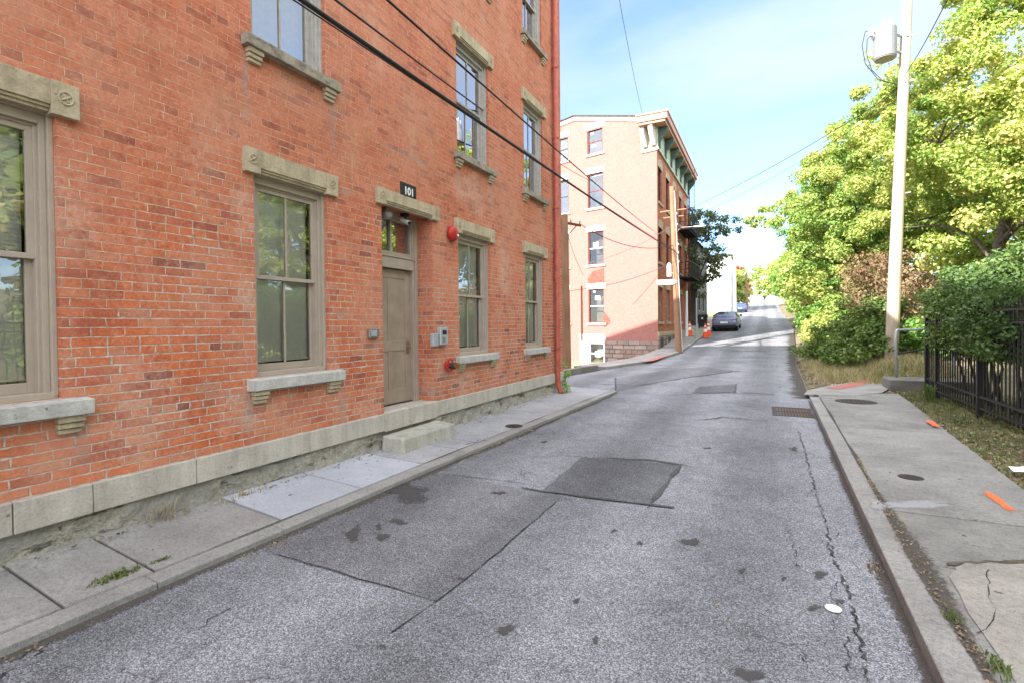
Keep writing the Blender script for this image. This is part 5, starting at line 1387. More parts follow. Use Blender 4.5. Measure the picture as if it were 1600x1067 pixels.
cable('long line from the corner pole up the street to the pale pole', onA(332), px_at(1149, 402, at_depth(1149, 402, 66)), .012, .8, 'cable_grey')
cable('second grey line from the corner pole past the street tree', onA(395), at_depth(1150, 425, 66), .012, .6, 'cable_grey')

# ------------------------------------------------------------------ cars
def make_car(label, paint, loc, rotz, s=1.0):
    t = thing('parked_car', label, 'car', (0,0,0))
    # sections along x (rear -> front): half width low/belt/roof and heights
    secs = [(-2.18, .70, .48, .70, .80, .66), (-2.12, .84, .36, .95, .82, .96), (-1.75, .89, .28, 1.02, .80, 1.06), (-1.45, .90, .25, 1.04, .70, 1.20), (-.75, .91, .22, 1.0, .62, 1.42), (.0, .91, .22, .97, .61, 1.45), (.55, .91, .22, .95, .62, 1.36), (1.1, .90, .22, .93, .74, 1.0), (1.6, .88, .24, .86, .72, .92), (2.1, .80, .30, .70, .66, .76), (2.2, .68, .40, .58, .55, .62)]
    b = MB(); vs = []; R = 10
    for (x, w, zl, zb, wr, zr_) in secs:
        pr2 = [(-w*.86, zl), (-w, zl+.12), (-w*1.0, (zl+zb)/2+.05), (-w*.95, zb), (-wr, zr_-.04), (-wr*.8, zr_), (wr*.8, zr_), (wr, zr_-.04), (w*.95, zb), (w*1.0, (zl+zb)/2+.05), (w, zl+.12), (w*.86, zl)]
        vs += [(x, y, z) for y, z in pr2]
    R = 12; fs = []
    for i in range(len(secs)-1):
        for k in range(R): a, c = i*R+k, i*R+(k+1) % R; fs.append((a, c, c+R, a+R))
    fs += [tuple(range(R-1,-1,-1)), tuple((len(secs)-1)*R+k for k in range(R))]
    b.add(vs, fs); body = b.build('body', paint, t, smooth=False, bevel=.03)
    # glass set proud of the cabin
    def gpatch(nm, pts):
        g = MB(); n = len(pts); g.add(pts, [tuple(range(n))]); g.build(nm, M['carglass'], t)
    gpatch('rear_window', [(-1.72,-.62,1.085), (-1.72,.62,1.085), (-.86,.50,1.412), (-.86,-.50,1.412)])
    gpatch('windscreen', [(1.06,-.62,1.03), (1.06,.62,1.03), (.60,.50,1.36), (.60,-.50,1.36)])
    for sgn in (-1, 1):
        y = lambda v: sgn*v
        gpatch('side_window', [(-1.15, y(.87), 1.05), (.75, y(.87), .99), (.45, y(.66), 1.33), (-.72, y(.665), 1.37)])
        g = MB(); g.box(-2.14, -2.0, sgn*.52, sgn*.86, .74, .92); g.build('tail_light', M['taillight'], t, bevel=.02)
        g = MB(); g.box(2.0, 2.14, sgn*.45, sgn*.74, .58, .7); g.build('headlight', M['paper'], t, bevel=.02)
        g = MB(); g.hexa([(.5,sgn*.9,.98),(.68,sgn*.9,.98),(.68,sgn*1.06,.98),(.5,sgn*1.06,.98),(.5,sgn*.9,1.12),(.66,sgn*.9,1.12),(.66,sgn*1.06,1.12),(.5,sgn*1.06,1.12)]); g.build('mirror', M['black'], t, bevel=.02)
        for x in (-1.35, 1.35):
            g = MB(); g.lathe([(.2, -.1), (.30, -.11), (.33, -.08), (.33, .08), (.30, .11), (.2, .1)], (x, sgn*.80, .33), 'y', 22); wl = g.build('wheel', M['tyre'], t)
            g = MB(); g.lathe([(.2, sgn*.06), (.2, sgn*.115), (.05, sgn*.10)], (x, sgn*.80, .33), 'y', 14); g.build('rim', M['steel'], wl)
    g = MB(); g.box(-2.21, -2.17, -.26, .26, .62, .75); g.build('number_plate', M['paper'], t)
    g = MB(); g.box(-2.2, -2.1, -.8, .8, .30, .5); g.build('bumper', M['black'], t, bevel=.03)
    t.location = loc; t.rotation_euler = (0, math.atan2(gz(loc[1]+1)-gz(loc[1]-1), 2)*-1, rotz); t.rotation_mode = 'XYZ'
    t.scale = (s, s, s)
    return t
cx, cy = gp(1134, 518.5)
make_car('grey blue car parked facing uphill beside the orange cones', M['bluegrey'], (cx-.05, cy+2.1, gz(cy+2.1)), math.radians(90-1.5))
P = at_depth(1157, 489, 80); make_car('bright blue car parked far up the hill behind a pole', M['bluecar'], (P.x, P.y, gz(P.y)), math.radians(91))

# ------------------------------------------------------------------ cones, hose, bin, post
def cone(px, py, lab, rz_=0):
    x, y = gp(px, py, .1); z = gz(y) + .11 if x < ip(KL2, y) else gz(y)
    t = thing('traffic_cone', lab, 'traffic cone', (0,0,0), 'orange cones on the kerb by the grey car')
    b = MB(); b.box(-.19, .19, -.19, .19, 0, .035); b.build('base', M['cone'], t, bevel=.02)
    b = MB(); b.lathe([(.145, .03), (.105, .3)], (0,0,0), 'z', 20); b.lathe([(.08, .46), (.062, .56)], (0,0,0), 'z', 20); b.lathe([(.05, .64), (.032, .76), (.02, .765)], (0,0,0), 'z', 20); b.build('cone_body', M['cone'], t)
    b = MB(); b.lathe([(.107, .3), (.082, .46)], (0,0,0), 'z', 20); b.build('upper_band', M['conewhite'], t)
    b = MB(); b.lathe([(.063, .56), (.051, .64)], (0,0,0), 'z', 20); b.build('lower_band', M['conewhite'], t)
    t.location = (x, y, z); t.rotation_euler = (0, 0, rz_); t.scale = (1.3, 1.3, 1.3); return Vector((x, y, z))
k1 = cone(1077.5, 525, 'orange cone beside the white plastic pipe on the wall side', .3)
k2 = cone(1102, 525.5, 'orange cone close to the kerb edge, in front of its twin', .8)
k3 = cone(1107, 522, 'orange cone just behind another one near the grey car', .1)
b = MB(); n = 16
pts = [k1.lerp(k2, k/n) + Vector((0, 0, .75 - .5*math.sin(math.pi*k/n))) for k in range(n+1)]
b.tube(pts, .035, 6); o = b.build('warning_rope', M['hose'], None, org=tuple(k1), smooth=True); tag(o, 'yellow green rope slung between the orange cones', 'rope')
x, y = gp(1098, 513, .1); z = gz(y) + .1
t = thing('wheeled_bin', 'black wheeled rubbish bin with lid by the dark house', 'rubbish bin', (x, y, z))
b = MB(); b.hexa([(x-.28,y-.3,z+.1),(x+.28,y-.3,z+.1),(x+.28,y+.3,z+.1),(x-.28,y+.3,z+.1),(x-.36,y-.38,z+1.02),(x+.36,y-.38,z+1.02),(x+.36,y+.38,z+1.02),(x-.36,y+.38,z+1.02)]); b.build('bin_body', M['bin'], t, bevel=.03)
b = MB(); b.hexa([(x-.4,y-.44,z+1.02),(x+.4,y-.44,z+1.02),(x+.4,y+.42,z+1.02),(x-.4,y+.42,z+1.02),(x-.3,y-.3,z+1.13),(x+.3,y-.3,z+1.13),(x+.3,y+.34,z+1.13),(x-.3,y+.34,z+1.13)]); b.build('lid', M['bin'], t, bevel=.03)
for s in (-1, 1):
    b = MB(); b.lathe([(.12, -.03), (.12, .03)], (x+s*.3, y+.3, z+.12), 'x', 14); b.build('wheel', M['tyre'], t)
b = MB(); b.box(x-.06, x+.06, y-.385, y-.37, z+.72, z+.86); b.build('badge', M['paper'], t)
x, y = gp(1088.5, 531, .1); z = gz(y) + .1; T = px_at(1089, 468, (x, y, z))
b = MB(); b.tube([(x, y, z), (x, y, T.z)], .045, 8); b.lathe([(.06, 0), (.06, .05), (.03, .07)], (x, y, T.z), 'z', 8); o = b.build('steel_post', M['galv'], None, org=(x, y, z)); tag(o, 'slim bare grey steel post standing by the rope and cones', 'post')
x, y = gp(1073, 526, .1); z = gz(y) + .1; T = px_at(1074, 455, (x, y, z))
b = MB(); b.tube([(x, y, z), (x, y, z+1.5), (x+.02, y, T.z)], [.11, .09, .05], 8); o = b.build('plastic_pipe', M['white'], None, org=(x, y, z)); tag(o, 'white plastic pipe rising up the pavement by the first cone', 'pipe')

# ------------------------------------------------------------------ iron fence, step block and handrail on the right
FXr = 3.36
fn = thing('iron_fence', 'black iron picket fence with two low rails beside the grass verge', 'fence', (FXr, 10, gz(10)+.1))
y0f, y1f = 4.2, 15.0
def fz0(y): return gz(y) + .10
b = MB()
for zz in (.13, .33, 1.62, 1.82):
    b.box(FXr-.02, FXr+.02, y0f, y1f, fz0(10)+zz-.018, fz0(10)+zz+.018)
b.build('rail', M['fence'], fn)
for y in (y0f, 6.7, 9.2, 11.72, 14.2, y1f):
    b = MB(); b.box(FXr-.038, FXr+.038, y-.038, y+.038, fz0(y)-.05, fz0(y)+2.0); b.lathe([(.05, 0), (.055, .03), (.02, .09)], (FXr, y, fz0(y)+2.0), 'z', 8)
    b.build('post', M['fence'], fn)
kp_ = None; y = y0f + .11
while y < y1f - .06:
    if kp_ is None:
        b = MB(); b.box(FXr-.010, FXr+.010, y-.010, y+.010, fz0(y)+.06, fz0(y)+1.9); b.lathe([(.02, 0), (.008, .08), (.002, .1)], (FXr, y, fz0(y)+1.9), 'z', 6)
        kp_ = b.build('picket', M['fence'], fn); yk_ = y
    else:
        c = kp_.copy(); COL.objects.link(c); c.parent = fn; c.location = (0, y - yk_, 0)
    y += .15
# concrete step and steel handrail
sx0, sy0_ = gp(1402, 590, .1)
b = MB()
b.box(2.72, 4.6, 15.35, 16.3, gz(15)+.02, gz(15)+.34)
o = b.build('concrete_step', M['block'], None, org=(3.4, 15.8, gz(15)+.1), bevel=.02); tag(o, 'rough grey concrete step block at the end of the iron fence', 'step')
hr = thing('handrail', 'bent grey steel pipe handrail standing on the concrete step', 'handrail', (2.95, 16.1, gz(15)+.34))
h0 = px_at(1413, 577, (2.95, 16.05, .5)); z0 = gz(15)+.34
b = MB(); b.tube([(2.98, 16.05, z0), (2.96, 16.05, z0+.95), (2.97, 16.05, z0+1.18), (3.0, 16.06, z0+1.2), (3.4, 16.3, z0+1.2), (4.4, 17.2, z0+1.3)], .03, 10); b.build('top_rail', M['galv'], hr, smooth=True)
b = MB(); b.tube([(2.97, 16.05, z0+.6), (4.4, 17.2, z0+.8)], .022, 8); b.build('middle_rail', M['fence'], hr, smooth=True)
b = MB(); b.tube([(4.4, 17.2, z0), (4.4, 17.2, z0+1.45)], .03, 8); b.build('post', M['galv'], hr)

for (px, yb, yt, lab) in ((1280, 510, 488, 'white marker post in the weeds at the wooded road edge'), (1259, 505, 494, 'short pale stump post further up the wooded road edge')):
    x, y = gp(px, yb, .1); z = tz(x, y); T = px_at(px, yt, (x, y, z))
    b = MB(); b.box(x-.1, x+.1, y-.08, y+.08, z-.1, T.z); b.lathe([(.1, 0), (.06, .06)], (x, y, T.z), 'z', 4); o = b.build('marker_post', M['white'], None, org=(x, y, z)); tag(o, lab, 'post')
x, y = gp(1323, 556, .1); z = tz(x, y)
t = thing('marker_flag', 'small orange utility flag on a wire in the straw grass', 'flag', (x, y, z))
b = MB(); b.tube([(x, y, z-.05), (x, y, z+.5)], .006, 5); b.build('flag_wire', M['galv'], t)
b = MB(); b.add([(x, y, z+.36), (x+.14, y-.02, z+.37), (x+.15, y+.01, z+.49), (x, y, z+.5)], [(0,1,2,3)]); b.build('flag', M['cone'], t)
# ------------------------------------------------------------------ plants
def leaf_arrays(cent, crad, per, size, seed, up=.5, aspect=.72, flat=.75):
    r = np.random.default_rng(seed); cent = np.asarray(cent, float); crad = np.asarray(crad, float)
    n = len(cent)*per; c = np.repeat(cent, per, 0); rr = np.repeat(crad, per)[:, None]
    d = r.normal(size=(n, 3)); d /= np.linalg.norm(d, axis=1, keepdims=True)
    off = d * (r.random((n, 1))**.45) * rr * np.array([1, 1, flat]); pos = c + off
    nr = d*.7 + r.normal(size=(n, 3))*.55 + np.array([0, 0, up]); nr /= np.linalg.norm(nr, axis=1, keepdims=True)
    a = r.normal(size=(n, 3)); a[:, 2] -= .4
    t = a - nr*(a*nr).sum(1, keepdims=True); t /= np.linalg.norm(t, axis=1, keepdims=True); b = np.cross(nr, t)
    L = size*(.6 + .8*r.random((n, 1))); W = L*aspect
    v = np.empty((n, 4, 3)); v[:, 0] = pos - t*L*.5; v[:, 2] = pos + t*L*.5
    v[:, 1] = pos + b*W*.5 + nr*W*.14 - t*L*.05; v[:, 3] = pos - b*W*.5 + nr*W*.14 - t*L*.05
    base = (np.arange(n)*4)[:, None]
    tri = np.concatenate([base + np.array([[0, 1, 2]]), base + np.array([[0, 2, 3]])], 1).reshape(-1, 3)
    return v.reshape(-1, 3), tri
def clumps(lobes, n, seed, inner=.45, cr=(.45, .9)):
    r = random.Random(seed); vol = [l[3]*l[4]*l[5] for l in lobes]; out = []; rad = []
    for k in range(n):
        l = r.choices(lobes, vol)[0]
        while True:
            d = Vector((r.gauss(0,1), r.gauss(0,1), r.gauss(0,1))).normalized()
            if d.z > -.75: break
        q = inner + (1.08-inner)*r.random()**.6
        out.append((l[0]+d.x*l[3]*q, l[1]+d.y*l[4]*q, l[2]+d.z*l[5]*q)); rad.append(r.uniform(*cr))
    return out, rad
def limb(b, p0, p1, r0, r1, r_, bend=.25, n=6):
    p0, p1 = Vector(p0), Vector(p1); L = (p1-p0).length; pts = []
    o1 = Vector((r_.uniform(-1,1), r_.uniform(-1,1), r_.uniform(0,1)))*L*bend*.5
    for k in range(n+1):
        t = k/n; p = p0.lerp(p1, t) + o1*math.sin(math.pi*t) + Vector((r_.uniform(-1,1), r_.uniform(-1,1), r_.uniform(-1,1)))*L*.02
        pts.append(p)
    b.tube(pts, [r0 + (r1-r0)*(k/n) for k in range(n+1)], 7)
    return pts
def tree(name, label, base, lobes, trunk, n_cl, per, size, mat, seed, group=None, bark='bark', fork=.35, limbs=9, cr=(.32,.68), cat='tree', lean=(0,0), inner=.45, up=.5, vs_=1.0):
    """lobes in coordinates relative to the base"""
    r_ = random.Random(seed); bx, by = base; bz = tz(bx, by) - .05
    t = thing(name, label, cat, (bx, by, bz), group)
    lobes = [(bx+l[0]*(1+(vs_-1)*.4), by+l[1]*(1+(vs_-1)*.4), bz+l[2]*vs_, l[3]*(1+(vs_-1)*.5), l[4]*(1+(vs_-1)*.5), l[5]*vs_) for l in lobes]
    c, rd = clumps(lobes, int(n_cl*vs_), seed, inner, cr)
    v, tri = leaf_arrays(c, rd, per, size, seed, up)
    np_mesh('crown', v, tri, M[mat], t)
    H = max(l[2]+l[5]*.5 for l in lobes) - bz
    b = MB(); top = Vector((bx+lean[0], by+lean[1], bz+H*.8))
    tp = limb(b, (bx, by, bz-.3), top, trunk, trunk*.25, r_, .08, 9)
    for k in range(limbs):
        s = tp[min(len(tp)-2, 2 + int(k*6/limbs))]; tgt = Vector(c[r_.randrange(len(c))])
        if tgt.z < s.z: tgt.z = s.z + r_.uniform(.3, 1.5)
        pts = limb(b, s, s.lerp(tgt, .9), trunk*.42, trunk*.08, r_, .3)
        for q in range(2):
            t2 = Vector(c[r_.randrange(len(c))]); st = pts[3]; e_ = st + (t2-st).normalized()*min(2.2, (t2-st).length)
            limb(b, st, e_, trunk*.18, trunk*.04, r_, .3, 4)
    b.build('trunk', M[bark], t, smooth=True, fix=False)
    return t
def at_px(px, zc): p = at_depth(px, 520, zc); return (p.x, p.y)
TG = 'trees along the wooded side of the street'
tree('maple_tree', 'tall yellow green tree rising behind the hedge and iron fence', (10.2, 17.5), [(0,0,8.5,4.2,4.2,4.5), (-2.2,1.5,6.2,3.2,3.2,3.6), (2.2,-2.5,6,3.2,3.4,3.8), (.6,.3,11.5,2.8,2.8,2.8), (-1.5,-2,4.0,2.4,2.4,2.6)], .28, 330, 480, .108, 'leaf_yellow', 11, TG, 'barklight', limbs=16, vs_=.92)
tree('maple_tree', 'yellow green tree directly behind the pale transformer pole', (7.6, 24.0), [(0,0,7.2,3.4,3.6,3.9), (-2.0,.6,5.6,2.6,2.8,3.0), (1.8,-1.2,5.2,2.8,2.8,3.2), (.4,0,9.6,2.2,2.2,2.3), (-.8,-1.6,3.4,2.2,2.2,2.2)], .24, 280, 430, .11, 'leaf_yellow', 12, TG, 'barklight', limbs=10, vs_=1.25)
tree('maple_tree', 'green and gold tree leaning over the road edge past the pole', (5.4, 31.5), [(-.3,0,6.2,3.2,3.6,3.5), (-1.9,1.0,5.4,2.4,2.6,2.8), (1.4,-.8,4.6,2.4,2.6,3.0), (.2,.3,8.4,2.2,2.2,2.0), (-.6,-1.5,3.0,2.2,2.0,2.2)], .22, 260, 340, .125, 'leaf_mix', 13, TG, limbs=10, vs_=1.22)
tree('maple_tree', 'deep green drooping tree shading the road edge further up', (5.6, 40.0), [(-.5,0,5.4,3.1,3.4,3.4), (-2.4,.3,6.4,2.2,2.6,1.7), (.6,-1,3.6,2.6,2.4,2.6), (.5,.5,8.2,2.4,2.4,2.0)], .22, 250, 280, .14, 'leaf_green', 14, TG, limbs=10, vs_=1.15)
tree('locust_tree', 'thin yellow tree with loose branches reaching over the road', (4.6, 47.0), [(-2.5,0,8.6,2.6,2.2,1.3), (-4.6,.5,8.4,1.6,1.5,.7), (0,0,7.4,3.0,3.0,2.2), (.6,0,4.6,2.6,2.8,2.6)], .2, 170, 80, .24, 'leaf_yellow', 15, TG, limbs=9)
for k, (p, lab, mt, s) in enumerate((((5.2, 56), 'round gold tree up the street, beyond the leaning ones', 'leaf_yellow', 1.0), ((4.6, 66), 'olive green tree halfway up the hill beside the road', 'leaf_mix', .95),
        ((5.0, 78), 'pale yellow tree near the crest of the road', 'leaf_yellow', 1.0), ((4.4, 92), 'broad green tree by the crest of the road', 'leaf_green', 1.05), ((3.4, 110), 'hazy yellow tree closing off the view over the crest', 'leaf_yellow', 1.1),
        ((-.5, 146), 'gold tree filling the end of the street', 'leaf_yellow', 1.2), ((6.5, 134), 'green tree at the end of the street', 'leaf_green', 1.25))):
    tree('roadside_tree', lab, p, [(0,0,5*s,3*s,3*s,3*s), (-1.4*s,.6,3.4*s,2*s,2.2*s,2.2*s), (1*s,-1,3*s,2.3*s,2.3*s,2.4*s), (.3,.2,7.2*s,2*s,2*s,1.7*s)], .2, 130, 70, .34, mt, 30+k, TG, limbs=6, cr=(.6, 1.1))
tree('roadside_tree', 'yellow sapling with orange tips behind the bright blue car', (-5.2, 104), [(0,0,5,2.2,2.2,3), (.6,0,2.6,2,2,2.2)], .15, 90, 70, .36, 'leaf_yellow', 51, TG, limbs=5, cr=(.6, 1.0))
tree('roadside_tree', 'reddish tree peeping out past the white house', (-6.0, 118), [(0,0,6.5,2.2,2.2,2.6), (.8,0,3.6,2,2,2.6)], .16, 90, 70, .36, 'leaf_red', 52, TG, limbs=5, cr=(.6, 1.0))
# second row up the bank, seen through the gaps and in the windows
for k, (p, lab, mt, s) in enumerate((((15.5, 24), 'high green tree on the bank behind the front row', 'leaf_mix', 1.45), ((13, 33), 'bushy gold tree on the bank above the road', 'leaf_yellow', 1.3), ((11, 44), 'dense olive tree on the bank above the bend', 'leaf_mix', 1.2),
        ((16.5, 14), 'wide green tree high on the bank over the fence', 'leaf_green', 1.35), ((10.5, 7.5), 'yellow tree on the lawn side, mostly seen mirrored in windows', 'leaf_yellow', 1.25), ((9.5, 0.5), 'green tree beyond the fence, seen mirrored in the windows', 'leaf_mix', 1.2), ((10, -7), 'gold tree down the street, seen mirrored in the windows', 'leaf_yellow', 1.2))):
    tree('bank_tree', lab, p, [(0,0,5.4*s,3*s,3*s,3*s), (-1.4*s,.6,3.2*s,2*s,2.2*s,2.2*s), (1*s,-1,3*s,2.3*s,2.3*s,2.4*s), (.3,.2,7.6*s,2*s,2*s,1.7*s)], .24, 150, 85, .3, mt, 60+k, 'trees higher up the bank', limbs=8, cr=(.6, 1.1))
# street tree by the salmon building
tree('street_tree', 'dark leafy street tree leaning out between the salmon building and white house', (-5.5, 47.0), [(.3,0,6.3,2.3,2.4,2.2), (1.4,-1,8.6,2.0,1.8,1.5), (-.3,0,8.9,2.2,2.2,1.4), (1.2,-.6,4.4,1.7,1.6,1.4), (-.4,.2,3.6,1.4,1.4,1.6)], .2, 120, 70, .2, 'leaf_dark', 16, None, limbs=12, cr=(.3, .6), inner=.25)

def shrub(name, label, base, lobes, n_cl, per, size, mat, seed, cr=(.25,.5), stems=5, cat='shrub', group=None, bark='bark', up=.5, inner=.4):
    r_ = random.Random(seed); bx, by = base; bz = tz(bx, by) - .03
    t = thing(name, label, cat, (bx, by, bz), group)
    L = [(bx+l[0], by+l[1], bz+l[2], l[3], l[4], l[5]) for l in lobes]
    c, rd = clumps(L, n_cl, seed, inner, cr)
    c = [(x, y, max(z, bz+.15)) for x, y, z in c]
    v, tri = leaf_arrays(c, rd, per, size, seed, up); np_mesh('foliage', v, tri, M[mat], t)
    b = MB()
    for k in range(stems):
        tgt = Vector(c[r_.randrange(len(c))]); limb(b, (bx+r_.uniform(-.2,.2), by+r_.uniform(-.3,.3), bz-.1), tgt, .035, .008, r_, .3, 5)
    b.build('stem', M[bark], t, smooth=True, fix=False)
    return t
# hedge hanging over the iron fence
hg = thing('hedge', 'dense dark green hedge spilling over the iron fence top', 'hedge', (3.9, 12, gz(12)+.1))
r_ = random.Random(5); c, rd = [], []
for k in range(560):
    y = r_.uniform(7.0, 15.3); e = 1 if y < 14.3 else max(.2, 1 - (y-14.3)/1.3)
    if y > 10.0:
        z = r_.uniform(1.3, 2.85); w = .85*math.sqrt(max(0, 1-((z-2.0)/.95)**2))*e + .1
        x = 3.95 + r_.uniform(-1, 1)*w + (.2 if z > 2.3 else 0)
        if r_.random() < .25: z = r_.uniform(1.1, 1.6); x = r_.uniform(3.3, 4.0); y = r_.uniform(10.5, 14.5)
    else:
        z = r_.uniform(1.9, 3.0); x = r_.uniform(3.9, 5.0)
    c.append((x, y, gz(y)+.1+z)); rd.append(r_.uniform(.18, .36))
v, tri = leaf_arrays(c, rd, 190, .068, 5, .45, .6); np_mesh('foliage', v, tri, M['leaf_hedge'], hg)
b = MB()
for k in range(26):
    y = 9 + k*.24 + r_.uniform(-.1, .1); limb(b, (4.0+r_.uniform(-.15,.2), y, gz(y)), (3.9+r_.uniform(-.4,.4), y+r_.uniform(-.4,.4), gz(y)+2.0), .03, .012, r_, .25, 5)
b.build('stem', M['bark'], hg, smooth=True, fix=False)
SG = 'shrubs under the trees by the road edge'
shrub('shrub', 'dark tangled green shrub at the foot of the pale pole', (3.2, 21.6), [(0,0,.5,1.0,1.1,.6), (-.7,.9,.35,.8,.9,.4), (.7,.5,1.3,.9,1.0,1.1), (.2,1.6,1.1,.7,.8,.9)], 80, 130, .11, 'leaf_vine', 81, group=SG)
shrub('shrub', 'spreading dark green shrub at the road edge in front of the bare tangle', (2.6, 25.5), [(0,0,.7,1.1,1.3,.8), (.9,.4,1.5,1.1,1.3,1.3), (-.7,.9,.35,.7,1.0,.45), (.2,-1.2,.4,.7,.8,.5)], 100, 130, .11, 'leaf_vine', 82, group=SG)
shrub('shrub', 'pale yellow weedy shrub at the road edge further up', (3.0, 34), [(0,0,.8,1.1,1.6,.9), (.4,2.5,1.0,1.1,1.5,1.0)], 80, 130, .125, 'leaf_yellow', 83, group=SG)
shrub('shrub', 'low green bush beyond the pale weeds at the road edge', (3.2, 39.5), [(0,0,.9,1.1,1.6,1.0), (0,3,.9,1.1,1.6,1.0)], 70, 60, .2, 'leaf_green', 84, group=SG)
shrub('vine_tangle', 'brown dry vine tangle with bare twigs under the gold tree', (4.6, 25.0), [(-.3,0,2.6,1.3,1.6,1.3), (.4,-1.4,2.0,1.3,1.4,1.2), (-.7,1.4,3.2,1.1,1.4,.9), (.2,-2.6,1.6,.9,1.0,.9)], 110, 60, .11, 'leaf_dry', 85, (.3,.7), 90, 'vines', None, 'twig')
shrub('shrub', 'tall leafy shrub behind the steel handrail', (5.6, 19.8), [(0,0,1.0,1.0,1.1,1.0), (-.6,1,.8,.8,.9,.8), (1.4,.2,1.4,1.2,1.2,1.2)], 90, 130, .125, 'leaf_green', 86, group=SG)
shrub('shrub', 'golden shrub on the bank behind the iron fence', (7.2, 14.5), [(.3,0,1.2,1.3,1.6,1.2), (1.1,-1.6,1.2,1.3,1.6,1.2)], 100, 130, .125, 'leaf_yellow', 87, group=SG)
shrub('shrub', 'leafy green shrub on the bank seen through the fence', (7.2, 9.5), [(0,0,1.4,1.5,1.8,1.5), (.8,-2.0,1.4,1.4,1.6,1.4)], 100, 130, .125, 'leaf_mix', 88, group=SG)
shrub('shrub', 'dense understory shrub between the pole and the deep green tree', (4.6, 29), [(0,0,1.4,1.3,1.8,1.4), (.6,1.5,2.2,1.3,1.6,1.4)], 100, 130, .125, 'leaf_green', 89, group=SG)
shrub('shrub', 'tall understory shrub filling below the drooping tree', (4.8, 36), [(0,0,1.4,1.3,1.8,1.4), (.4,2.5,1.8,1.3,1.8,1.5)], 100, 60, .2, 'leaf_mix', 90, group=SG)
shrub('shrub', 'thick yellow bush beside the road halfway up', (4.2, 49), [(0,0,1.4,1.6,2.2,1.4), (.2,5,1.6,1.6,2.4,1.5)], 90, 60, .25, 'leaf_yellow', 91, group=SG)
shrub('shrub', 'long bushy strip beside the road near the crest', (4.2, 64), [(0,0,1.4,1.6,3.5,1.5), (.2,8,1.6,1.6,4,1.5), (0,17,1.6,1.6,5,1.6)], 130, 60, .3, 'leaf_mix', 92, group=SG, cr=(.4,.7))

# weeds along the pavements
def weed(label, x, y, base, n, h, spread, mat='grass', seed=0, name='weed', lw=.008):
    r = random.Random(seed + int(x*100)); b = MB(); z = gz(y)+base
    for k in range(n):
        a = r.uniform(0, 6.28); d = r.uniform(0, spread); px_, py_ = x + d*math.cos(a)*.35, y + d*math.sin(a); hh = h*r.uniform(.4, 1); le = r.uniform(.2, 1.0)*hh; a2 = r.uniform(0, 6.28)
        wx, wy_ = math.cos(a2+1.57)*lw/2, math.sin(a2+1.57)*lw/2; dx, dy = math.cos(a2)*le, math.sin(a2)*le
        b.add([(px_-wx, py_-wy_, z), (px_+wx, py_+wy_, z), (px_+dx*.5+wx, py_+dy*.5+wy_, z+hh*.75), (px_+dx*.5-wx, py_+dy*.5-wy_, z+hh*.75), (px_+dx, py_+dy, z+hh*.85)], [(0,1,2,3), (3,2,4)])
    o = b.build(name, M[mat], None, org=(x, y, z), fix=False); return tag(o, label, 'weed')
x, y = gp(182, 903, .06); weed('low green grass tuft in the kerb joint near the pavement crack', x, y, .06, 330, .05, .17, seed=1)
x, y = gp(250, 878, .06); weed('tiny green tuft in the kerb joint, smaller than its neighbour', x, y, .06, 110, .035, .09, seed=2)
x, y = gp(172, 800, .06); weed('straggly dry weed against the stone band below the first window', -4.57, y, .13, 40, .24, .2, 'litter', seed=3, lw=.005)
x, y = gp(330, 775, .06); weed('dead brown weeds at the wall foot before the new slabs', -4.56, y, .12, 60, .07, .3, 'litter', seed=4)
x, y = gp(1490, 968, .09); weed('small green weed in the crack of the wide pavement', x, y, .09, 40, .045, .10, seed=5)
x, y = gp(1560, 1045, .09); weed('green weed in the pavement crack at the lower edge', x, y, .09, 60, .06, .13, seed=6)
x, y = gp(420, 850, .0); weed('strip of dead grass in the gutter by the patched road', -3.56, y, .0, 90, .03, .28, 'litter', seed=7)
x, y = gp(885, 612, .06); weed('green weeds around the foot of the red downspout', -4.45, yd+.15, .06, 110, .14, .35, seed=8)
shrub('ivy', 'small green ivy climbing the brick corner behind the downspout', (-4.62, YN+.12), [(0,0,.5,.1,.12,.55)], 10, 26, .06, 'leaf_green', 93, (.08,.14), 2, 'ivy')
x, y = gp(1392, 892, .0); weed('clump of dry leaves and straw in the gutter at the kerb joint', .68, y, .0, 70, .03, .14, 'litter', seed=9)
x, y = gp(1470, 625, .1); weed('spiky pale grass clump below the iron fence', 3.1, y, .1, 60, .42, .16, seed=10, lw=.022)

# verge: grass blades and fallen leaves nobody could count
r = np.random.default_rng(3)
def blades(n, xf, yf, h, w, mat, name, label):
    y = yf(r.random(n)); x = xf(y, r.random(n)); z = np.array([tz(a, b_) for a, b_ in zip(x, y)])
    a = r.random(n)*6.283; hh = h*(.35 + .8*r.random(n)); le = hh*(.3+.9*r.random(n))
    wx, wy_ = np.cos(a+1.57)*w/2, np.sin(a+1.57)*w/2
    v = np.empty((n, 3, 3)); v[:, 0] = np.stack([x-wx, y-wy_, z-.01], 1); v[:, 1] = np.stack([x+wx, y+wy_, z-.01], 1); v[:, 2] = np.stack([x+np.cos(a)*le, y+np.sin(a)*le, z+hh], 1)
    o = np_mesh(name, v.reshape(-1, 3), (np.arange(n*3)).reshape(-1, 3), M[mat]); return tag(o, label, None, None, 'stuff')
rw = lambda y: np.interp(y, [t[0] for t in RW_OUT], [t[1] for t in RW_OUT])
clump_n = lambda x, y: np.sin(x*3.1+y*1.7)*np.sin(y*2.3-x)
blades(5200, lambda y, t: rw(y)+.02 + t*(3.5-rw(y)), lambda t: 4.5+t*10.6, .10, .012, 'grass', 'grass', 'ragged grass on the verge in front of the iron fence')
blades(9000, lambda y, t: 1.35 + t**.8*3.2, lambda t: 16.6+t*9, .24, .016, 'straw', 'grass', 'rough straw coloured grass along the road edge under the trees')
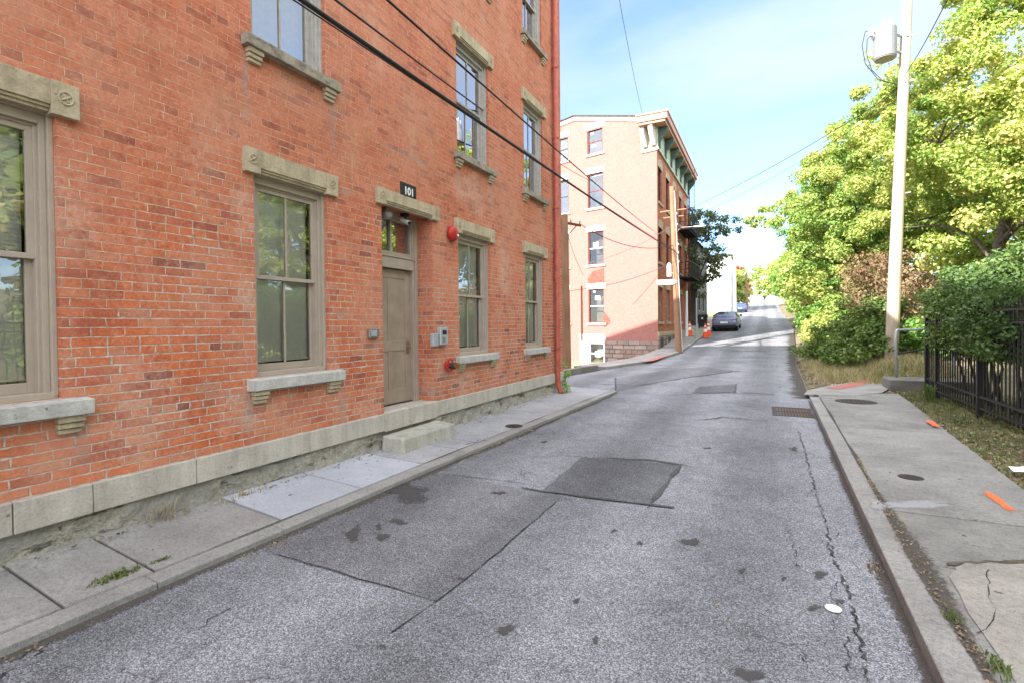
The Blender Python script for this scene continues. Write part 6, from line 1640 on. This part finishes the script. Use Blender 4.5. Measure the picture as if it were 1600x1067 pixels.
blades(3000, lambda y, t: 1.5 + t**.8*3.0, lambda t: 16.6+t*9, .2, .018, 'grass', 'grass', 'green grass among the straw by the road edge')
blades(5000, lambda y, t: 3.4 + t*5, lambda t: 5+t*10, .12, .018, 'grass', 'grass', 'green lawn grass behind the iron fence')
blades(3500, lambda y, t: 1.9 + t*2.2, lambda t: 26+t*22, .3, .04, 'grass', 'grass', 'pale grass beside the sunlit stretch of road')
def scatter(n, xs_, ys_, zf, size, mat, name, label, seed):
    r2 = np.random.default_rng(seed); z = np.array([zf(a, b_) for a, b_ in zip(xs_, ys_)])
    pos = np.stack([xs_, ys_, z + .012], 1); nr = r2.normal(size=(n, 3))*.35 + np.array([0, 0, 1.0]); nr /= np.linalg.norm(nr, axis=1, keepdims=True)
    a = r2.normal(size=(n, 3)); t = a - nr*(a*nr).sum(1, keepdims=True); t /= np.linalg.norm(t, axis=1, keepdims=True); b_ = np.cross(nr, t); L = size*(.5+r2.random((n, 1)))
    v = np.empty((n, 4, 3)); v[:, 0] = pos-t*L*.5; v[:, 2] = pos+t*L*.5; v[:, 1] = pos+b_*L*.3+nr*L*.1; v[:, 3] = pos-b_*L*.3+nr*L*.1
    base = (np.arange(n)*4)[:, None]; tri = np.concatenate([base+np.array([[0,1,2]]), base+np.array([[0,2,3]])], 1).reshape(-1, 3)
    return tag(np_mesh(name, v.reshape(-1, 3), tri, M[mat]), label, None, None, 'stuff')
n = 6500; yy_ = 4.5 + r.random(n)*10.6; xx_ = rw(yy_) + .0 + r.random(n)*(3.9-rw(yy_))
scatter(n, xx_, yy_, tz, .055, 'litter', 'fallen_leaves', 'fallen leaves on the verge by the iron fence', 4)
n = 4500; yy_ = 15 + r.random(n)*12; xx_ = 1.1 + r.random(n)*3.4
scatter(n, xx_, yy_, tz, .09, 'litter', 'fallen_leaves', 'fallen leaves at the ragged road edge', 5)
n = 900; yy_ = -1 + r.random(n)**1.0*14; xx_ = np.array([ip(KL, q) for q in yy_]) + .01 + np.abs(r.normal(size=n))*.05
sel = (np.sin(yy_*2.1)+np.sin(yy_*.8+2)) > .25; xx_, yy_ = xx_[sel], yy_[sel]
scatter(len(xx_), xx_, yy_, lambda a, b_: rz(a, b_), .028, 'litter', 'gutter_debris', 'leaf crumbs and grit lying along the gutter', 6)
n = 420; yy_ = 1 + r.random(n)*11; xx_ = WX + .06 + np.abs(r.normal(size=n))*.06
scatter(n, xx_, yy_, lambda a, b_: gz(b_)+.062+wrise(b_)*min(1, max(0, (-3.85-a)/.8)), .03, 'litter', 'wall_foot_debris', 'dry leaf crumbs along the foot of the brick wall', 7)
n = 300; yy_ = 2 + r.random(n)*16; xx_ = -3.3 + r.random(n)*4.0
scatter(n, xx_, yy_, lambda a, b_: rz(a, b_), .022, 'litter', 'road_debris', 'scattered leaf crumbs on the road', 8)
n = 700; yy_ = 2.2 + r.random(n)*5.2; xx_ = np.array([ip(KR, q) for q in yy_]) + .19 + r.normal(size=n)*(.012+.03*np.maximum(0, 1-np.abs(yy_-4.6)/2.2))
scatter(n, xx_, yy_, lambda a, b_: gz(b_)+.092, .018, 'litter', 'joint_debris', 'leaf grit lying in the joint of the wide pavement', 10)
n = 160; yy_ = 2 + r.random(n)*11; xx_ = -4.5 + r.random(n)*.65
scatter(n, xx_, yy_, lambda a, b_: gz(b_)+.066+wrise(b_)*min(1, max(0, (-3.85-a)/.8)), .022, 'litter', 'pavement_debris', 'scattered leaf crumbs on the narrow pavement', 9)
x, y = gp(1595, 738, .1)
b = MB(); b.add([(x-.08,y-.06,gz(y)+.12), (x+.09,y-.05,gz(y)+.13), (x+.1,y+.07,gz(y)+.17), (x,y+.1,gz(y)+.14), (x-.09,y+.05,gz(y)+.15)], [(0,1,2),(0,2,3),(0,3,4)])
o = b.build('litter', M['paper'], None, org=(x, y, gz(y)+.1)); tag(o, 'crumpled pale wrapper on the grass at the pavement edge', 'litter')
b = MB(); limb(b, (2.75, 8.3, gz(8)+.12), (3.3, 8.9, gz(8)+.16), .02, .008, rnd, .2, 5); o = b.build('fallen_branch', M['twig'], None, org=(2.75, 8.3, gz(8)+.1)); tag(o, 'short dead branch lying on the verge grass', 'branch')
# ------------------------------------------------------------------ camera, sun, sky
cam = bpy.data.cameras.new('camera'); co_ = bpy.data.objects.new('camera', cam); COL.objects.link(co_)
cam.sensor_width = 36; cam.lens = 36*FPX/1600; cam.shift_y = -(533.5-CY)/1600; cam.clip_end = 2000; cam.clip_start = .05
mw = Matrix.Identity(4)
for i in range(3): mw[i][0] = _r[i]; mw[i][1] = _u[i]; mw[i][2] = -_f[i]; mw[i][3] = CAM[i]
co_.matrix_world = mw; SC.camera = co_
SUN = Vector((.51, .86, -.63)).normalized()
sl_ = bpy.data.lights.new('sun', 'SUN'); sl_.energy = 4.2; sl_.angle = math.radians(.5); sl_.color = (1, .95, .89)
so_ = bpy.data.objects.new('sun', sl_); COL.objects.link(so_); so_.rotation_euler = SUN.to_track_quat('-Z', 'Y').to_euler(); so_.location = (-30, -40, 60)
W = bpy.data.worlds.new('World'); SC.world = W; W.use_nodes = True; nt = W.node_tree; nt.nodes.clear()
def wn(t, ins=None, **kw):
    nd = nt.nodes.new('ShaderNode'+t)
    for k, v in kw.items(): setattr(nd, k, v)
    for k, v in (ins or {}).items():
        if isinstance(v, bpy.types.NodeSocket): nt.links.new(v, nd.inputs[k])
        else: nd.inputs[k].default_value = v
    return nd
sky = wn('TexSky', sky_type='NISHITA', sun_disc=False, sun_elevation=math.asin(-SUN.z), sun_rotation=math.atan2(-SUN.x, -SUN.y), altitude=200, air_density=1.0, dust_density=.3, ozone_density=1.5)
gen = wn('TexCoord').outputs['Generated']; sp = wn('SeparateXYZ', {0: gen}).outputs
zc_ = wn('Math', {0: sp[2], 1: .12}, operation='ADD').outputs[0]; zc_ = wn('Math', {0: zc_, 1: .1}, operation='MAXIMUM').outputs[0]
uv = wn('CombineXYZ', {0: wn('Math', {0: sp[0], 1: zc_}, operation='DIVIDE').outputs[0], 1: wn('Math', {0: sp[1], 1: zc_}, operation='DIVIDE').outputs[0], 2: 0.0}).outputs[0]
uv = wn('Mapping', {'Vector': uv, 'Rotation': (0, 0, .5), 'Scale': (.6, 1.05, 1), 'Location': (1.7, .35, 0)}).outputs[0]
n1 = wn('TexNoise', {'Vector': uv, 'Scale': 1.1, 'Detail': 6, 'Roughness': .5, 'Distortion': .15}).outputs[0]
def wramp(f, stops):
    nd = wn('ValToRGB', {0: f}); 
    while len(nd.color_ramp.elements) < len(stops): nd.color_ramp.elements.new(.5)
    for e, (p, v) in zip(nd.color_ramp.elements, stops): e.position = p; e.color = (v, v, v, 1)
    return nd.outputs[0]
cl = wramp(n1, [(.30, 0.0), (.54, 1.0)])
skt = wn('Mix', data_type='RGBA', blend_type='MULTIPLY'); skt.inputs[0].default_value = 1.0
nt.links.new(sky.outputs[0], skt.inputs[6]); skt.inputs[7].default_value = (.76, .86, 1.04, 1)
# thin veil over the street; unseen cloud added overhead, behind, right to lift shade
thin = wn('Math', {0: cl, 1: wramp(sp[2], [(.22, 0.0), (.38, .6), (.5, .8)])}, operation='MULTIPLY').outputs[0]
m1 = wn('Mix', data_type='RGBA'); nt.links.new(thin, m1.inputs[0]); nt.links.new(skt.outputs[2], m1.inputs[6]); m1.inputs[7].default_value = (2.35, 2.55, 2.75, 1)
ov = wramp(sp[2], [(.62, 0.0), (.8, 1.0)])
bh = wn('Math', {0: wramp(wn('Math', {0: sp[1], 1: .5}, operation='ADD').outputs[0], [(.0, 1.0), (.55, 0.0)]), 1: wramp(sp[2], [(.0, .3), (.3, 1.0)])}, operation='MULTIPLY').outputs[0]
rt = wn('Math', {0: wramp(sp[0], [(.55, 0.0), (.8, 1.0)]), 1: wramp(sp[2], [(.0, .3), (.3, 1.0)])}, operation='MULTIPLY').outputs[0]
yr_ = wramp(wn('Math', {0: sp[1], 1: .5}, operation='ADD').outputs[0], [(.6, 1.0), (.85, 0.0)])
rt = wn('Math', {0: rt, 1: yr_}, operation='MULTIPLY').outputs[0]
mk_ = wn('Math', {0: wn('Math', {0: ov, 1: bh}, operation='MAXIMUM').outputs[0], 1: rt}, operation='MAXIMUM').outputs[0]
f2_ = wn('Math', {0: wramp(n1, [(.32, 0.0), (.52, 1.0)]), 1: mk_}, operation='MULTIPLY').outputs[0]
mx = wn('Mix', data_type='RGBA'); nt.links.new(f2_, mx.inputs[0]); nt.links.new(m1.outputs[2], mx.inputs[6]); mx.inputs[7].default_value = (10.4, 10.6, 11.2, 1)
bg = wn('Background', {0: mx.outputs[2], 1: .12}); ow = wn('OutputWorld'); nt.links.new(bg.outputs[0], ow.inputs[0])
SC.view_settings.view_transform = 'Standard'; SC.view_settings.look = 'None'; SC.view_settings.gamma = 1; SC.view_settings.exposure = 1.9
try: SC.view_settings.use_curve_mapping = False
except Exception: pass
SC.render.engine = 'CYCLES'
cy_ = SC.cycles; cy_.max_bounces = 8; cy_.diffuse_bounces = 4; cy_.glossy_bounces = 4; cy_.transparent_max_bounces = 12; cy_.transmission_bounces = 4
cy_.use_denoising = True; cy_.sample_clamp_indirect = 8; cy_.caustics_reflective = False; cy_.caustics_refractive = False
try: cy_.denoiser = 'OPENIMAGEDENOISE'; cy_.denoising_input_passes = 'RGB_ALBEDO_NORMAL'
except Exception: pass
